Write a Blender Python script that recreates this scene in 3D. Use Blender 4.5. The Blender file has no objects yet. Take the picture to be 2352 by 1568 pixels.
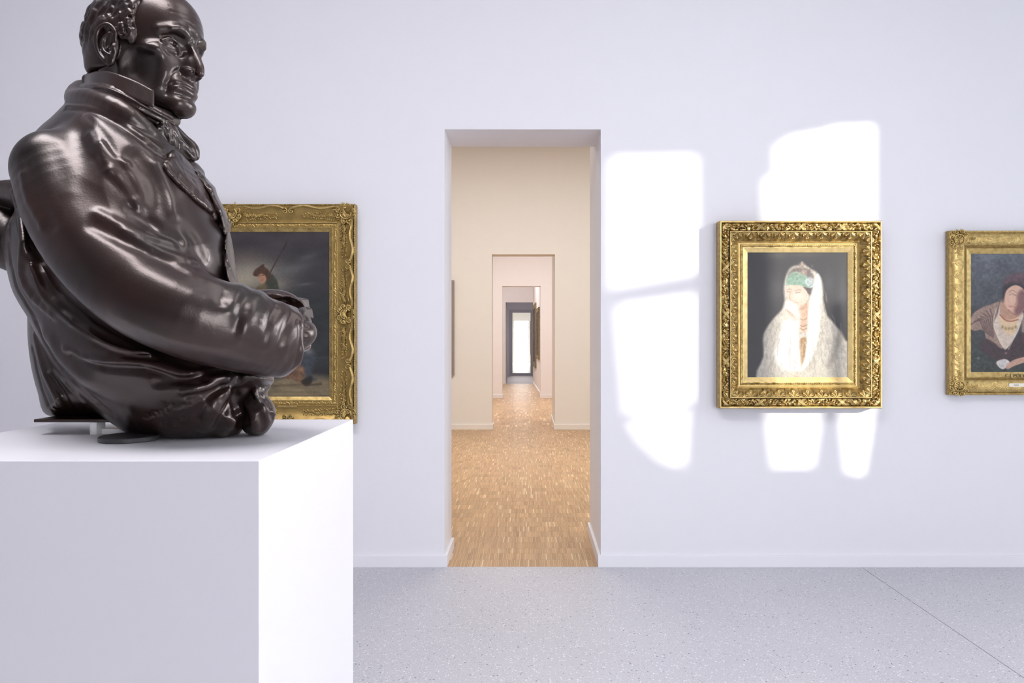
import bpy, bmesh, math, random
import numpy as np
from mathutils import Vector, Matrix

SC = bpy.context.scene
COL = SC.collection
random.seed(5)

# ------------------------------------------------------------------ camera
F = 28.0 / 36.0 * 2352.0            # focal length in photo pixels
D = 4.953                           # camera to the facing wall (wall front = y 0)
EYE = 1.40
VPX, VPY = 1217.0, 784.0
cam_d = bpy.data.cameras.new('camera')
cam_d.sensor_width = 36.0
cam_d.lens = 28.0
cam_d.shift_x = (1176.0 - VPX) / 2352.0
cam_d.clip_start = 0.05
cam_d.clip_end = 200
cam = bpy.data.objects.new('camera', cam_d)
cam.location = (0, -D, EYE)
cam.rotation_euler = (math.pi / 2, 0, 0)
COL.objects.link(cam)
SC.camera = cam

# ------------------------------------------------------------------ world, sun, window light, exposure
SC.view_settings.view_transform = 'Standard'
SC.view_settings.look = 'None'
SC.view_settings.gamma = 1.0
SC.view_settings.use_curve_mapping = False
SC.view_settings.exposure = 0.14
SC.cycles.use_denoising = True
SC.cycles.denoising_prefilter = 'ACCURATE'
SC.cycles.max_bounces = 10
SC.cycles.diffuse_bounces = 7
SC.cycles.glossy_bounces = 4
SC.cycles.sample_clamp_indirect = 6.0
SC.cycles.caustics_reflective = False
SC.cycles.caustics_refractive = False

world = bpy.data.worlds.new('sky')
SC.world = world
world.use_nodes = True
bg = world.node_tree.nodes['Background']
bg.inputs['Color'].default_value = (0.72, 0.84, 1.0, 1)
bg.inputs['Strength'].default_value = 1.4

SUN_DIR = Vector((-0.114, 0.100, -0.040)).normalized()
sun_d = bpy.data.lights.new('sun', 'SUN')
sun_d.energy = 5.0
sun_d.angle = math.radians(0.85)
sun_d.color = (1.0, 0.95, 0.86)
sun = bpy.data.objects.new('sun', sun_d)
sun.rotation_euler = SUN_DIR.to_track_quat('-Z', 'Y').to_euler()
sun.location = (9, -9, 6)
COL.objects.link(sun)


def area(name, loc, target, sx, sy, power, color=(1, 1, 1), spread=180):
    d = bpy.data.lights.new(name, 'AREA')
    d.shape = 'RECTANGLE'
    d.size, d.size_y = sx, sy
    d.energy = power
    d.color = color
    d.spread = math.radians(spread)
    o = bpy.data.objects.new(name, d)
    o.location = loc
    v = Vector(target) - Vector(loc)
    o.rotation_euler = v.to_track_quat('-Z', 'Y').to_euler()
    COL.objects.link(o)
    return o


XR, XL, YB, ZC = 5.2, -6.5, -9.0, 4.7     # the gallery: right, left, back walls and ceiling
# daylight through the right wall's windows; rear windows and ceiling panels are unseen, added fill
area('window_light', (XR + 0.32, -3.75, 2.7), (XR - 1, -3.95, 2.6), 2.0, 2.4, 108, (0.96, 0.955, 1.0), 118)
area('window_light', (XR + 0.30, -1.12, 2.1), (-0.3, -3.3, 1.6), 0.8, 2.5, 30, (0.96, 0.955, 1.0), 85)  # added, unseen window, aimed at the bust for its highlights
area('window_light', (2.9, YB - 0.32, 1.7), (2.9, 0, 1.5), 1.1, 2.7, 146, (0.95, 0.95, 1.0))  # added, unseen rear window: frontal fill and sleeve highlights
area('window_light', (4.2, YB - 0.32, 1.7), (4.2, 0, 1.5), 1.1, 2.7, 146, (0.95, 0.95, 1.0))  # second added rear window, same purpose
area('ceiling_light', (2.2, -3.4, ZC - 0.06), (2.0, -3.8, 0), 4.0, 1.2, 28, (0.97, 0.96, 1.0))  # assumed, unseen ceiling panel, added as fill
area('ceiling_light', (-1.2, -4.0, ZC - 0.06), (-1.1, -3.8, 0), 3.2, 1.2, 118, (0.99, 0.95, 1.0))  # added overhead to brighten the plinth top
# lamps of the rooms seen through the doorways
area('room_light', (0.0, 4.0, 4.80), (0.0, 4.4, 0), 5.0, 2.0, 206, (1.0, 0.965, 0.93), 165)
area('room_light', (0.0, 11.5, 4.8), (0.0, 12.0, 0), 4.0, 2.5, 212, (1.0, 0.95, 0.94), 150)
area('room_light', (-1.2, 18.0, 4.8), (-1.2, 18.6, 0), 1.5, 3.0, 148, (1.0, 0.95, 0.94), 150)
area('room_light', (-0.4, 24.4, 3.4), (-0.4, 24.8, 0), 1.5, 2.0, 80, (1.0, 0.97, 1.0))
area('room_light', (-0.6, 38.0, 4.4), (-0.6, 38.0, 0), 1.6, 12.0, 110, (1.0, 0.98, 0.95))


# ------------------------------------------------------------------ helpers
def W(px, py, y):
    """point seen at photo pixel (px, py) on the plane at depth y"""
    d = y + D
    return Vector(((px - VPX) / F * d, y, EYE - (py - VPY) / F * d))


def wx(px, y=0.0):
    return (px - VPX) / F * (y + D)


def wz(py, y=0.0):
    return EYE - (py - VPY) / F * (y + D)


def mesh_obj(name, verts, faces, mat=None, parent=None, smooth=False, colors=None):
    me = bpy.data.meshes.new(name)
    verts = np.asarray(verts, dtype=np.float32).reshape(-1, 3)
    if isinstance(faces, np.ndarray) and faces.ndim == 2:
        n, k = faces.shape
        me.vertices.add(len(verts))
        me.vertices.foreach_set('co', verts.ravel())
        me.loops.add(n * k)
        me.loops.foreach_set('vertex_index', faces.astype(np.int32).ravel())
        me.polygons.add(n)
        me.polygons.foreach_set('loop_start', np.arange(0, n * k, k, dtype=np.int32))
        me.polygons.foreach_set('loop_total', np.full(n, k, dtype=np.int32))
        me.update(calc_edges=True)
        me.validate()
    else:
        me.from_pydata([tuple(v) for v in verts.tolist()], [], faces)
        me.update()
    me.polygons.foreach_set('use_smooth', np.full(len(me.polygons), bool(smooth)))
    if colors is not None:
        a = me.color_attributes.new('paint', 'FLOAT_COLOR', 'POINT')
        c = np.ones((len(verts), 4), dtype=np.float32)
        c[:, :3] = colors
        a.data.foreach_set('color', c.ravel())
    o = bpy.data.objects.new(name, me)
    if mat:
        me.materials.append(mat)
    COL.objects.link(o)
    if parent is not None:
        o.parent = parent
        o.matrix_parent_inverse = Matrix.Translation(-parent.location)
    return o


def tag(o, label, cat, group=None):
    o['label'] = label
    o['category'] = cat
    if group:
        o['group'] = group
    return o


def thing(name, loc, label, cat, group=None):
    o = bpy.data.objects.new(name, None)
    o.location = loc
    o.empty_display_size = 0.1
    COL.objects.link(o)
    return tag(o, label, cat, group)


class MB:
    """collects boxes, tubes and prisms into one mesh"""
    def __init__(self):
        self.v, self.f = [], []

    def box(self, x0, x1, y0, y1, z0, z1):
        b = len(self.v)
        for z in (z0, z1):
            self.v += [(x0, y0, z), (x1, y0, z), (x1, y1, z), (x0, y1, z)]
        self.f += [[b, b + 3, b + 2, b + 1], [b + 4, b + 5, b + 6, b + 7]]
        for i in range(4):
            j = (i + 1) % 4
            self.f.append([b + i, b + j, b + 4 + j, b + 4 + i])
        return self

    def prism(self, poly, axis, a0, a1):
        """2-D polygon extruded along axis ('x','y','z') from a0 to a1"""
        b = len(self.v)
        n = len(poly)
        for a in (a0, a1):
            for (p, q) in poly:
                self.v.append({'x': (a, p, q), 'y': (p, a, q), 'z': (p, q, a)}[axis])
        self.f.append([b + i for i in range(n)][::-1])
        self.f.append([b + n + i for i in range(n)])
        for i in range(n):
            j = (i + 1) % n
            self.f.append([b + i, b + j, b + n + j, b + n + i])
        return self

    def build(self, name, mat=None, parent=None, bevel=0.0, smooth=False):
        o = mesh_obj(name, self.v, self.f, mat, parent, smooth)
        bm = bmesh.new()
        bm.from_mesh(o.data)
        bmesh.ops.recalc_face_normals(bm, faces=bm.faces)
        if bevel:
            bmesh.ops.bevel(bm, geom=bm.edges[:], offset=bevel, segments=2, profile=0.5, affect='EDGES')
        bm.to_mesh(o.data)
        bm.free()
        return o


def struct(o):
    o['kind'] = 'structure'
    return o


# ------------------------------------------------------------------ materials
def new_mat(name):
    m = bpy.data.materials.new(name)
    m.use_nodes = True
    nt = m.node_tree
    return m, nt, nt.nodes['Principled BSDF']


def node(nt, typ, **kw):
    n = nt.nodes.new(typ)
    for k, v in kw.items():
        if k in n.inputs.keys():
            n.inputs[k].default_value = v
        else:
            setattr(n, k, v)
    return n


def paint_mat(name, col, rough=0.6, var=0.03, bump=0.0, scale=6.0, spec=0.3):
    m, nt, p = new_mat(name)
    tc = node(nt, 'ShaderNodeTexCoord')
    nz = node(nt, 'ShaderNodeTexNoise', Scale=scale, Detail=4.0)
    nt.links.new(tc.outputs['Object'], nz.inputs['Vector'])
    mx = node(nt, 'ShaderNodeMix', data_type='RGBA')
    mx.inputs['A'].default_value = (*[c * (1 - var) for c in col], 1)
    mx.inputs['B'].default_value = (*[min(1, c * (1 + var)) for c in col], 1)
    nt.links.new(nz.outputs['Fac'], mx.inputs['Factor'])
    nt.links.new(mx.outputs['Result'], p.inputs['Base Color'])
    p.inputs['Roughness'].default_value = rough
    p.inputs['Specular IOR Level'].default_value = spec
    if bump:
        n2 = node(nt, 'ShaderNodeTexNoise', Scale=220.0, Detail=2.0)
        nt.links.new(tc.outputs['Object'], n2.inputs['Vector'])
        b = node(nt, 'ShaderNodeBump', Strength=bump, Distance=0.002)
        nt.links.new(n2.outputs['Fac'], b.inputs['Height'])
        nt.links.new(b.outputs['Normal'], p.inputs['Normal'])
    return m


M_WALL = paint_mat('white_wall_paint', (0.80, 0.80, 0.83), 0.75, 0.01, 0.15)
M_DIM = paint_mat('grey_gallery_paint', (0.30, 0.29, 0.30), 0.75, 0.02)  # unseen back wall made dark to cut fill and bust reflections
M_LEFT = paint_mat('light_grey_gallery_paint', (0.52, 0.51, 0.53), 0.75, 0.02)  # unseen left wall toned down to hold back bounce light
M_BASE = paint_mat('white_skirting_paint', (0.82, 0.82, 0.85), 0.5, 0.01)
M_CEIL = paint_mat('ceiling_paint', (0.58, 0.58, 0.59), 0.8, 0.01)
M_CREAM = paint_mat('cream_wall_paint', (0.82, 0.80, 0.775), 0.75, 0.015, 0.15)
M_ROSE = paint_mat('rose_white_wall_paint', (0.82, 0.79, 0.795), 0.75, 0.015)
M_GREY = paint_mat('grey_wall_paint', (0.50, 0.48, 0.50), 0.7, 0.03)
M_DKGREY = paint_mat('dark_grey_metal_paint', (0.33, 0.31, 0.33), 0.5, 0.03)
M_PLINTH = paint_mat('plinth_lacquer', (0.77, 0.765, 0.80), 0.40, 0.006, 0.0, 3.0, 0.45)


def terrazzo():
    m, nt, p = new_mat('terrazzo')
    tc = node(nt, 'ShaderNodeTexCoord')
    big = node(nt, 'ShaderNodeTexNoise', Scale=1.1, Detail=5.0)
    fine = node(nt, 'ShaderNodeTexNoise', Scale=160.0, Detail=4.0)
    for n in (big, fine):
        nt.links.new(tc.outputs['Object'], n.inputs['Vector'])
    base = node(nt, 'ShaderNodeMix', data_type='RGBA')
    base.inputs['A'].default_value = (0.51, 0.51, 0.545, 1)
    base.inputs['B'].default_value = (0.60, 0.60, 0.63, 1)
    nt.links.new(big.outputs['Fac'], base.inputs['Factor'])
    m2 = node(nt, 'ShaderNodeMix', data_type='RGBA', blend_type='MULTIPLY')
    m2.inputs['Factor'].default_value = 1.0
    r = node(nt, 'ShaderNodeValToRGB')
    r.color_ramp.elements[0].position, r.color_ramp.elements[0].color = 0.32, (0.78, 0.78, 0.78, 1)
    r.color_ramp.elements[1].position, r.color_ramp.elements[1].color = 0.66, (1.06, 1.06, 1.06, 1)
    nt.links.new(fine.outputs['Fac'], r.inputs['Fac'])
    nt.links.new(base.outputs['Result'], m2.inputs['A'])
    nt.links.new(r.outputs['Color'], m2.inputs['B'])
    last = m2.outputs['Result']
    # stone chips: a sparse share of voronoi cells, dark and light ones
    for sc, size, keep, col in ((62.0, 0.24, 0.10, (0.14, 0.14, 0.16, 1)), (120.0, 0.30, 0.14, (0.28, 0.28, 0.30, 1)),
                                (90.0, 0.34, 0.22, (0.74, 0.74, 0.76, 1)), (34.0, 0.13, 0.07, (0.13, 0.13, 0.14, 1))):
        wob = node(nt, 'ShaderNodeTexNoise', Scale=sc * 1.2, Detail=1.0)
        nt.links.new(tc.outputs['Object'], wob.inputs['Vector'])
        ad = node(nt, 'ShaderNodeMix', data_type='VECTOR')
        ad.inputs['Factor'].default_value = 0.012
        nt.links.new(tc.outputs['Object'], ad.inputs['A'])
        nt.links.new(wob.outputs['Color'], ad.inputs['B'])
        v = node(nt, 'ShaderNodeTexVoronoi', Scale=sc)
        nt.links.new(ad.outputs['Result'], v.inputs['Vector'])
        a = node(nt, 'ShaderNodeMath', operation='LESS_THAN')
        a.inputs[1].default_value = size
        nt.links.new(v.outputs['Distance'], a.inputs[0])
        sp = node(nt, 'ShaderNodeSeparateColor')
        nt.links.new(v.outputs['Color'], sp.inputs['Color'])
        b = node(nt, 'ShaderNodeMath', operation='LESS_THAN')
        b.inputs[1].default_value = keep
        nt.links.new(sp.outputs['Red'], b.inputs[0])
        c = node(nt, 'ShaderNodeMath', operation='MULTIPLY')
        nt.links.new(a.outputs[0], c.inputs[0])
        nt.links.new(b.outputs[0], c.inputs[1])
        mx = node(nt, 'ShaderNodeMix', data_type='RGBA')
        nt.links.new(c.outputs[0], mx.inputs['Factor'])
        nt.links.new(last, mx.inputs['A'])
        mx.inputs['B'].default_value = col
        last = mx.outputs['Result']
    nt.links.new(last, p.inputs['Base Color'])
    p.inputs['Roughness'].default_value = 0.42
    p.inputs['Specular IOR Level'].default_value = 0.4
    return m


M_TERR = terrazzo()


def attr_mat(name, rough=0.5, spec=0.4, bump=0.0, bscale=300.0, metallic=0.0, coat=0.0):
    m, nt, p = new_mat(name)
    a = node(nt, 'ShaderNodeVertexColor', layer_name='paint')
    nt.links.new(a.outputs['Color'], p.inputs['Base Color'])
    p.inputs['Roughness'].default_value = rough
    p.inputs['Specular IOR Level'].default_value = spec
    p.inputs['Metallic'].default_value = metallic
    p.inputs['Coat Weight'].default_value = coat
    p.inputs['Coat Roughness'].default_value = 0.25
    if bump:
        tc = node(nt, 'ShaderNodeTexCoord')
        n2 = node(nt, 'ShaderNodeTexNoise', Scale=bscale, Detail=3.0)
        nt.links.new(tc.outputs['Object'], n2.inputs['Vector'])
        b = node(nt, 'ShaderNodeBump', Strength=bump, Distance=0.002)
        nt.links.new(n2.outputs['Fac'], b.inputs['Height'])
        nt.links.new(b.outputs['Normal'], p.inputs['Normal'])
        nt.links.new(b.outputs['Normal'], p.inputs['Coat Normal'])
    return m


M_OAK = attr_mat('oak_strips', 0.38, 0.4, 0.1, 60.0)
M_CANVAS = attr_mat('oil_paint_on_canvas', 0.42, 0.5, 0.25, 420.0)


def gold(name, col, dark, rough=0.33, scale=40.0, metal=0.9, lo=0.3, hi=0.62):
    """gilding; the toned red-brown bole shows through in worn patches"""
    m, nt, p = new_mat(name)
    tc = node(nt, 'ShaderNodeTexCoord')
    nz = node(nt, 'ShaderNodeTexNoise', Scale=scale, Detail=6.0)
    nt.links.new(tc.outputs['Object'], nz.inputs['Vector'])
    r = node(nt, 'ShaderNodeValToRGB')
    r.color_ramp.elements[0].position, r.color_ramp.elements[0].color = lo, (*dark, 1)
    r.color_ramp.elements[1].position, r.color_ramp.elements[1].color = hi, (*col, 1)
    nt.links.new(nz.outputs['Fac'], r.inputs['Fac'])
    nt.links.new(r.outputs['Color'], p.inputs['Base Color'])
    p.inputs['Metallic'].default_value = metal
    rr = node(nt, 'ShaderNodeMapRange')
    rr.inputs['To Min'].default_value = rough + 0.12
    rr.inputs['To Max'].default_value = rough - 0.06
    nt.links.new(nz.outputs['Fac'], rr.inputs['Value'])
    nt.links.new(rr.outputs['Result'], p.inputs['Roughness'])
    return m


M_GOLD = gold('bright_gilding', (0.64, 0.48, 0.20), (0.25, 0.165, 0.06), 0.30)
M_GOLD_FLAT = gold('smooth_gilding', (0.80, 0.62, 0.28), (0.60, 0.43, 0.17), 0.34, 25.0)
M_GOLD_OLD = gold('aged_gilding', (0.52, 0.36, 0.125), (0.36, 0.24, 0.08), 0.40, 18.0)
M_GOLD_OLD_LT = gold('aged_light_gilding', (0.60, 0.44, 0.17), (0.36, 0.25, 0.09), 0.38)
M_GOLD_PALE = gold('pale_gilding', (0.64, 0.47, 0.185), (0.42, 0.29, 0.11), 0.4)
M_BOARD = gold('toned_frame_side', (0.50, 0.36, 0.14), (0.30, 0.20, 0.08), 0.5, 60.0, 0.75)
# ------------------------------------------------------------------ the gallery: floor, walls, ceiling
fl = MB().box(XL, XR, YB, 0.0, -0.20, -0.012).build('floor', paint_mat('joint_shadow_gap', (0.10, 0.10, 0.11), 0.8))  # dark substrate showing in the slab joint
struct(fl)
JX = 2.057
MB().box(XL, JX - 0.002, YB, 0.0, -0.011, 0.0).build('terrazzo_slab', M_TERR, fl)
MB().box(JX + 0.002, XR, YB, 0.0, -0.011, 0.0).build('terrazzo_slab', M_TERR, fl)

DL, DR, DT = wx(1021), wx(1380), wz(297)          # first doorway
TH = 0.4424                                        # its wall's thickness
w = MB()
w.box(XL, DL, 0, TH, 0, ZC).box(DR, XR, 0, TH, 0, ZC).box(DL, DR, 0, TH, DT, ZC)
w.box(DR, DR + 0.5, TH, 0.895, 0, 4.8)
struct(w.build('wall_far', M_WALL))
BH, BT = 0.073, 0.018


def skirting(name, segs, mat, h=BH):
    b = MB()
    for (x0, x1, y0, y1) in segs:
        b.box(x0, x1, y0, y1, 0, h)
    return struct(b.build(name, mat, bevel=0.0015))


skirting('baseboard_far_left', [(XL, DL + BT, -BT, 0), (DL, DL + BT, 0, TH)], M_BASE)
skirting('baseboard_far_right', [(DR - BT, XR, -BT, 0), (DR - BT, DR, 0, 0.895)], M_BASE)

struct(MB().box(XL - 0.3, XR + 0.3, YB - 0.3, TH, ZC, ZC + 0.2).build('ceiling', M_CEIL))


def plate(name, outer, holes, thick, mat, place):
    """flat wall with window openings: outer and holes are 2-D outlines, place maps (u, v, w) to the room"""
    cu = bpy.data.curves.new(name, 'CURVE')
    cu.dimensions = '2D'
    cu.fill_mode = 'BOTH'
    cu.extrude = thick / 2
    for poly in [outer] + holes:
        s = cu.splines.new('POLY')
        s.points.add(len(poly) - 1)
        for p, (u, v) in zip(s.points, poly):
            p.co = (u, v, 0, 1)
        s.use_cyclic_u = True
    tmp = bpy.data.objects.new('tmp', cu)
    COL.objects.link(tmp)
    dg = bpy.context.evaluated_depsgraph_get()
    me = bpy.data.meshes.new_from_object(tmp.evaluated_get(dg))
    bpy.data.objects.remove(tmp)
    bpy.data.curves.remove(cu)
    for v in me.vertices:
        v.co = place(*v.co)
    me.name = name
    me.materials.clear()
    me.materials.append(mat)
    o = bpy.data.objects.new(name, me)
    COL.objects.link(o)
    return o


def to_right_wall(px, py):
    """where the sun ray that lands at photo pixel (px, py) of the far wall comes through the right wall"""
    X, Z = wx(px), wz(py)
    t = (X - XR) / SUN_DIR.x
    return (-SUN_DIR.y * t, Z - SUN_DIR.z * t)


pane_a = [[(1389, 372), (1398, 360), (1585, 356), (1600, 366), (1602, 628), (1389, 664)],
          [(1403, 702), (1596, 672), (1594, 924), (1424, 952)],
          [(1430, 968), (1580, 938), (1572, 1078), (1510, 1058), (1455, 1010)]]
pane_b = [[(1765, 335), (1800, 312), (1880, 297), (1900, 288), (2000, 284), (2010, 295), (2010, 938), (1984, 1098),
           (1928, 1084), (1912, 938), (1906, 700), (1894, 700), (1888, 938), (1868, 1074), (1762, 1074), (1744, 938),
           (1740, 410), (1765, 398)]]
holes = [[to_right_wall(*p) for p in poly] for poly in pane_a + pane_b]
holes += [[(-1.74, z0), (-1.14, z0), (-1.14, z0 + 1.24), (-1.74, z0 + 1.24)] for z0 in (0.85, 2.13)]  # extra unseen window, added so the bust gets bright highlights
holes += [[(-1.10, z0), (-0.50, z0), (-0.50, z0 + 1.24), (-1.10, z0 + 1.24)] for z0 in (0.85, 2.13)]
struct(plate('wall_right', [(YB, 0), (0.02, 0), (0.02, ZC), (YB, ZC)], holes, 0.04, M_WALL,
             lambda u, v, q: (XR + 0.02 + q, u, v)))
struct(plate('wall_left', [(YB, 0), (TH, 0), (TH, ZC), (YB, ZC)], [], 0.1, M_LEFT,
             lambda u, v, q: (XL - 0.05 + q, u, v)))
rear = [[(x0, 0.35), (x0 + 0.9, 0.35), (x0 + 0.9, 3.05), (x0, 3.05)] for x0 in (2.45, 3.75)]  # unseen rear openings, added for frontal fill and bust highlights
struct(plate('wall_back', [(XL, 0), (XR, 0), (XR, ZC), (XL, ZC)], rear, 0.2, M_DIM,
             lambda u, v, q: (u, YB - 0.1 + q, v)))
for i, x0 in enumerate((2.45, 3.75)):
    fr = MB()
    for (a, b, c, d) in ((x0 - 0.02, x0 + 0.05, 0.33, 3.07), (x0 + 0.85, x0 + 0.92, 0.33, 3.07), (x0 + 0.42, x0 + 0.48, 0.35, 3.05)):
        fr.box(a, b, YB - 0.12, YB - 0.06, c, d)
    for z in (0.33, 1.6, 3.01):
        fr.box(x0, x0 + 0.9, YB - 0.115, YB - 0.065, z, z + 0.06)
    struct(fr.build('window_%d' % (i + 1), M_BASE))  # frames of the added, unseen rear windows

# ------------------------------------------------------------------ the rooms beyond the doorways
Y2, Y3, Y4, Y5, Y6 = 7.714, 14.74, 21.40, 27.85, 47.0
T2, T3 = 0.32, 0.30
P_L, P_R = -4.2, 4.2


def portal(name, y, t, x0, x1, z, zc, mat, xa=P_L, xb=P_R, pier=0.0):
    b = MB()
    b.box(xa, x0, y, y + t, 0, zc).box(x1, xb, y, y + t, 0, zc).box(x0, x1, y, y + t, z, zc)
    if pier:
        b.box(x1, x1 + 0.6, y + t, y + pier, 0, zc)
    return struct(b.build(name, mat))


u2, u3, u4, u5 = wx(1130, Y2), wx(1153.5, Y3), wx(1161.4, Y4), wx(1171.5, Y5)
v2, v3, v4, v5 = wx(1274.6, Y2), wx(1241.9, Y3), wx(1226.0, Y4), wx(1223.0, Y5)
portal('wall_second', Y2, T2, u2, v2, wz(584, Y2), 4.9, M_CREAM, pier=1.7)
portal('wall_third', Y3, T3, u3, v3, wz(657, Y3), 4.9, M_ROSE)
portal('wall_fourth', Y4, 0.3, u4, v4, wz(694, Y4), 4.9, M_ROSE)
portal('wall_fifth', Y5, 0.3, u5, v5, wz(713, Y5), 4.9, M_GREY, -2.6, 1.6)
skirting('baseboard_second_left', [(P_L, u2 + BT, Y2 - BT, Y2), (u2, u2 + BT, Y2, Y2 + T2)], M_CREAM, 0.082)
skirting('baseboard_second_right', [(v2 - BT, P_R, Y2 - BT, Y2), (v2 - BT, v2, Y2, Y2 + 1.7)], M_CREAM, 0.082)
skirting('baseboard_third_left', [(P_L, u3 + BT, Y3 - BT, Y3), (u3, u3 + BT, Y3, Y3 + T3)], M_ROSE, 0.085)
skirting('baseboard_third_right', [(v3 - BT, P_R, Y3 - BT, Y3), (v3 - BT, v3, Y3, Y3 + T3)], M_ROSE, 0.085)
skirting('baseboard_fourth', [(P_L, u4 + 0.01, Y4 - BT, Y4)], M_ROSE, 0.09)
# the skewed right-hand wall of the third room, that the small pictures hang on
gx0, gx1 = 0.300, 0.100
gw = MB()
gw.prism([(gx0, Y3 + T3), (gx0 + 0.5, Y3 + T3), (gx1 + 0.5, Y4), (gx1, Y4)], 'z', 0, 4.9)
struct(gw.build('wall_third_side', M_ROSE))
gb = MB()
gb.prism([(gx0 - 0.02, Y3 + T3), (gx0, Y3 + T3), (gx1, Y4), (gx1 - 0.02, Y4)], 'z', 0, 0.085)
struct(gb.build('baseboard_third_side', M_ROSE))
sh = MB()
for (y0, y1) in ((TH, Y2), (Y2 + T2, Y3), (Y3 + T3, Y4)):
    sh.box(P_L - 0.2, P_L, y0, y1, 0, 4.9).box(P_R, P_R + 0.2, y0, y1, 0, 4.9)
struct(sh.build('wall_side_rooms', M_CREAM))
struct(MB().box(P_L - 0.2, P_R + 0.2, TH, Y4 + 0.3, 4.9, 5.1).build('ceiling_rooms', M_CREAM))
gr = MB()
gr.box(-2.8, -2.6, Y4 + 0.3, Y5, 0, 3.5).box(1.6, 1.8, Y4 + 0.3, Y5, 0, 3.5).box(-2.8, 1.8, Y4 + 0.3, Y5, 3.5, 3.7)
gr.box(u4 - 0.3, u4 + 0.02, Y4 + 0.3, Y4 + 1.0, 0, 3.5)
struct(gr.build('wall_grey_vestibule', M_GREY))
fr = MB()      # dark metal frame in the last doorway
fw = 0.10
zt5 = wz(713, Y5)
fr.box(u5 - 0.02, u5 + fw, Y5 - 0.06, Y5 - 0.002, 0, zt5 - 0.09).box(v5 - fw * 0.8, v5 + 0.02, Y5 - 0.06, Y5 - 0.002, 0, zt5 - 0.09)
fr.box(u5 - 0.02, v5 + 0.02, Y5 - 0.06, Y5 - 0.002, zt5 - 0.09, zt5 + 0.03).box(u5 + fw, v5 - fw * 0.8, Y5 - 0.05, Y5 - 0.002, 0, 0.10)
struct(fr.build('door_1', M_DKGREY))
# last room, pale, ending in a bright window
lr = MB()
lr.box(-1.75, -1.55, Y5 + 0.3, Y6, 0, 4.5).box(0.42, 0.62, Y5 + 0.3, Y6, 0, 4.5).box(-1.75, 0.62, Y5 + 0.3, Y6, 4.5, 4.7)
xw0, xw1, zw1 = wx(1181, Y6), wx(1213.5, Y6), wz(737, Y6)
lr.box(-1.75, xw0, Y6, Y6 + 0.2, 0, 4.5).box(xw1, 0.62, Y6, Y6 + 0.2, 0, 4.5).box(xw0, xw1, Y6, Y6 + 0.2, zw1, 4.5)
struct(lr.build('wall_last_room', M_CREAM))
mw, nt, p = new_mat('bright_daylight_pane')
p.inputs['Emission Color'].default_value = (1, 1, 1, 1)
p.inputs['Emission Strength'].default_value = 6.0
struct(MB().box(xw0, xw1, Y6 + 0.12, Y6 + 0.14, 0, zw1).build('window_3', mw))
struct(MB().box(-1.8, 0.7, Y5, Y6 + 0.2, -0.1, 0.0).build('floor_last_room', paint_mat('pale_stone_floor', (0.70, 0.68, 0.64), 0.35)))
struct(MB().box(-2.8, 1.8, Y4, Y5, -0.1, 0.0).build('floor_vestibule', paint_mat('grey_floor', (0.40, 0.36, 0.36), 0.5)))

# parquet: thin oak strips laid on edge in rows 16 cm deep, every strip its own block
sub = struct(MB().box(P_L, P_R, 0.0, Y4, -0.2, -0.012).build('floor_parquet', paint_mat('parquet_joint', (0.30, 0.20, 0.12), 0.7)))
rng = np.random.default_rng(11)
PAL = np.array([(0.52, 0.345, 0.20), (0.55, 0.37, 0.215), (0.47, 0.30, 0.165), (0.58, 0.40, 0.24), (0.44, 0.275, 0.15), (0.72, 0.56, 0.38)])
PAL = PAL * np.array((0.94, 0.91, 0.84))
PRB = [0.30, 0.28, 0.17, 0.14, 0.06, 0.05]


def parquet(y0, y1, sw, row, xa_of, xb_of):
    V, Fc, C = [], [], []
    r = 0
    y = y0
    n0 = 0
    while y < y1:
        ye = min(y + row, y1)
        xa, xb = xa_of(ye), xb_of(ye)
        n = int((xb - xa) / sw) + 1
        xs = xa + sw * np.arange(n) + rng.uniform(0, sw)
        ga, gb = 0.0003, 0.0003
        zt = rng.normal(0, 0.00018, n)
        x0, x1 = xs + ga, xs + sw - gb
        b = -0.010
        ya, yb2 = y + 0.0002, ye - 0.0002
        P = np.empty((n, 8, 3))
        for k, (xx, yy) in enumerate(((x0, ya), (x1, ya), (x1, yb2), (x0, yb2))):
            P[:, k, 0], P[:, k, 1], P[:, k, 2] = xx, yy, b
            P[:, k + 4, 0], P[:, k + 4, 1], P[:, k + 4, 2] = xx, yy, zt
        V.append(P.reshape(-1, 3))
        fi = np.array([(4, 5, 6, 7), (0, 1, 5, 4), (1, 2, 6, 5), (2, 3, 7, 6), (3, 0, 4, 7)])
        Fc.append((fi[None] + (np.arange(n) * 8)[:, None, None] + n0).reshape(-1, 4))
        # neighbouring strips come from one board: runs of similar tone
        idx = rng.choice(len(PAL), n, p=PRB)
        run = np.repeat(rng.normal(1.0, 0.05, n // 8 + 1), 8)[:n]
        c = PAL[idx] * (run * rng.normal(1, 0.035, n))[:, None]
        C.append(np.repeat(np.clip(c, 0, 1), 8, axis=0))
        n0 += 8 * n
        y += row
        r += 1
    return np.concatenate(V), np.concatenate(Fc), np.concatenate(C)


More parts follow.
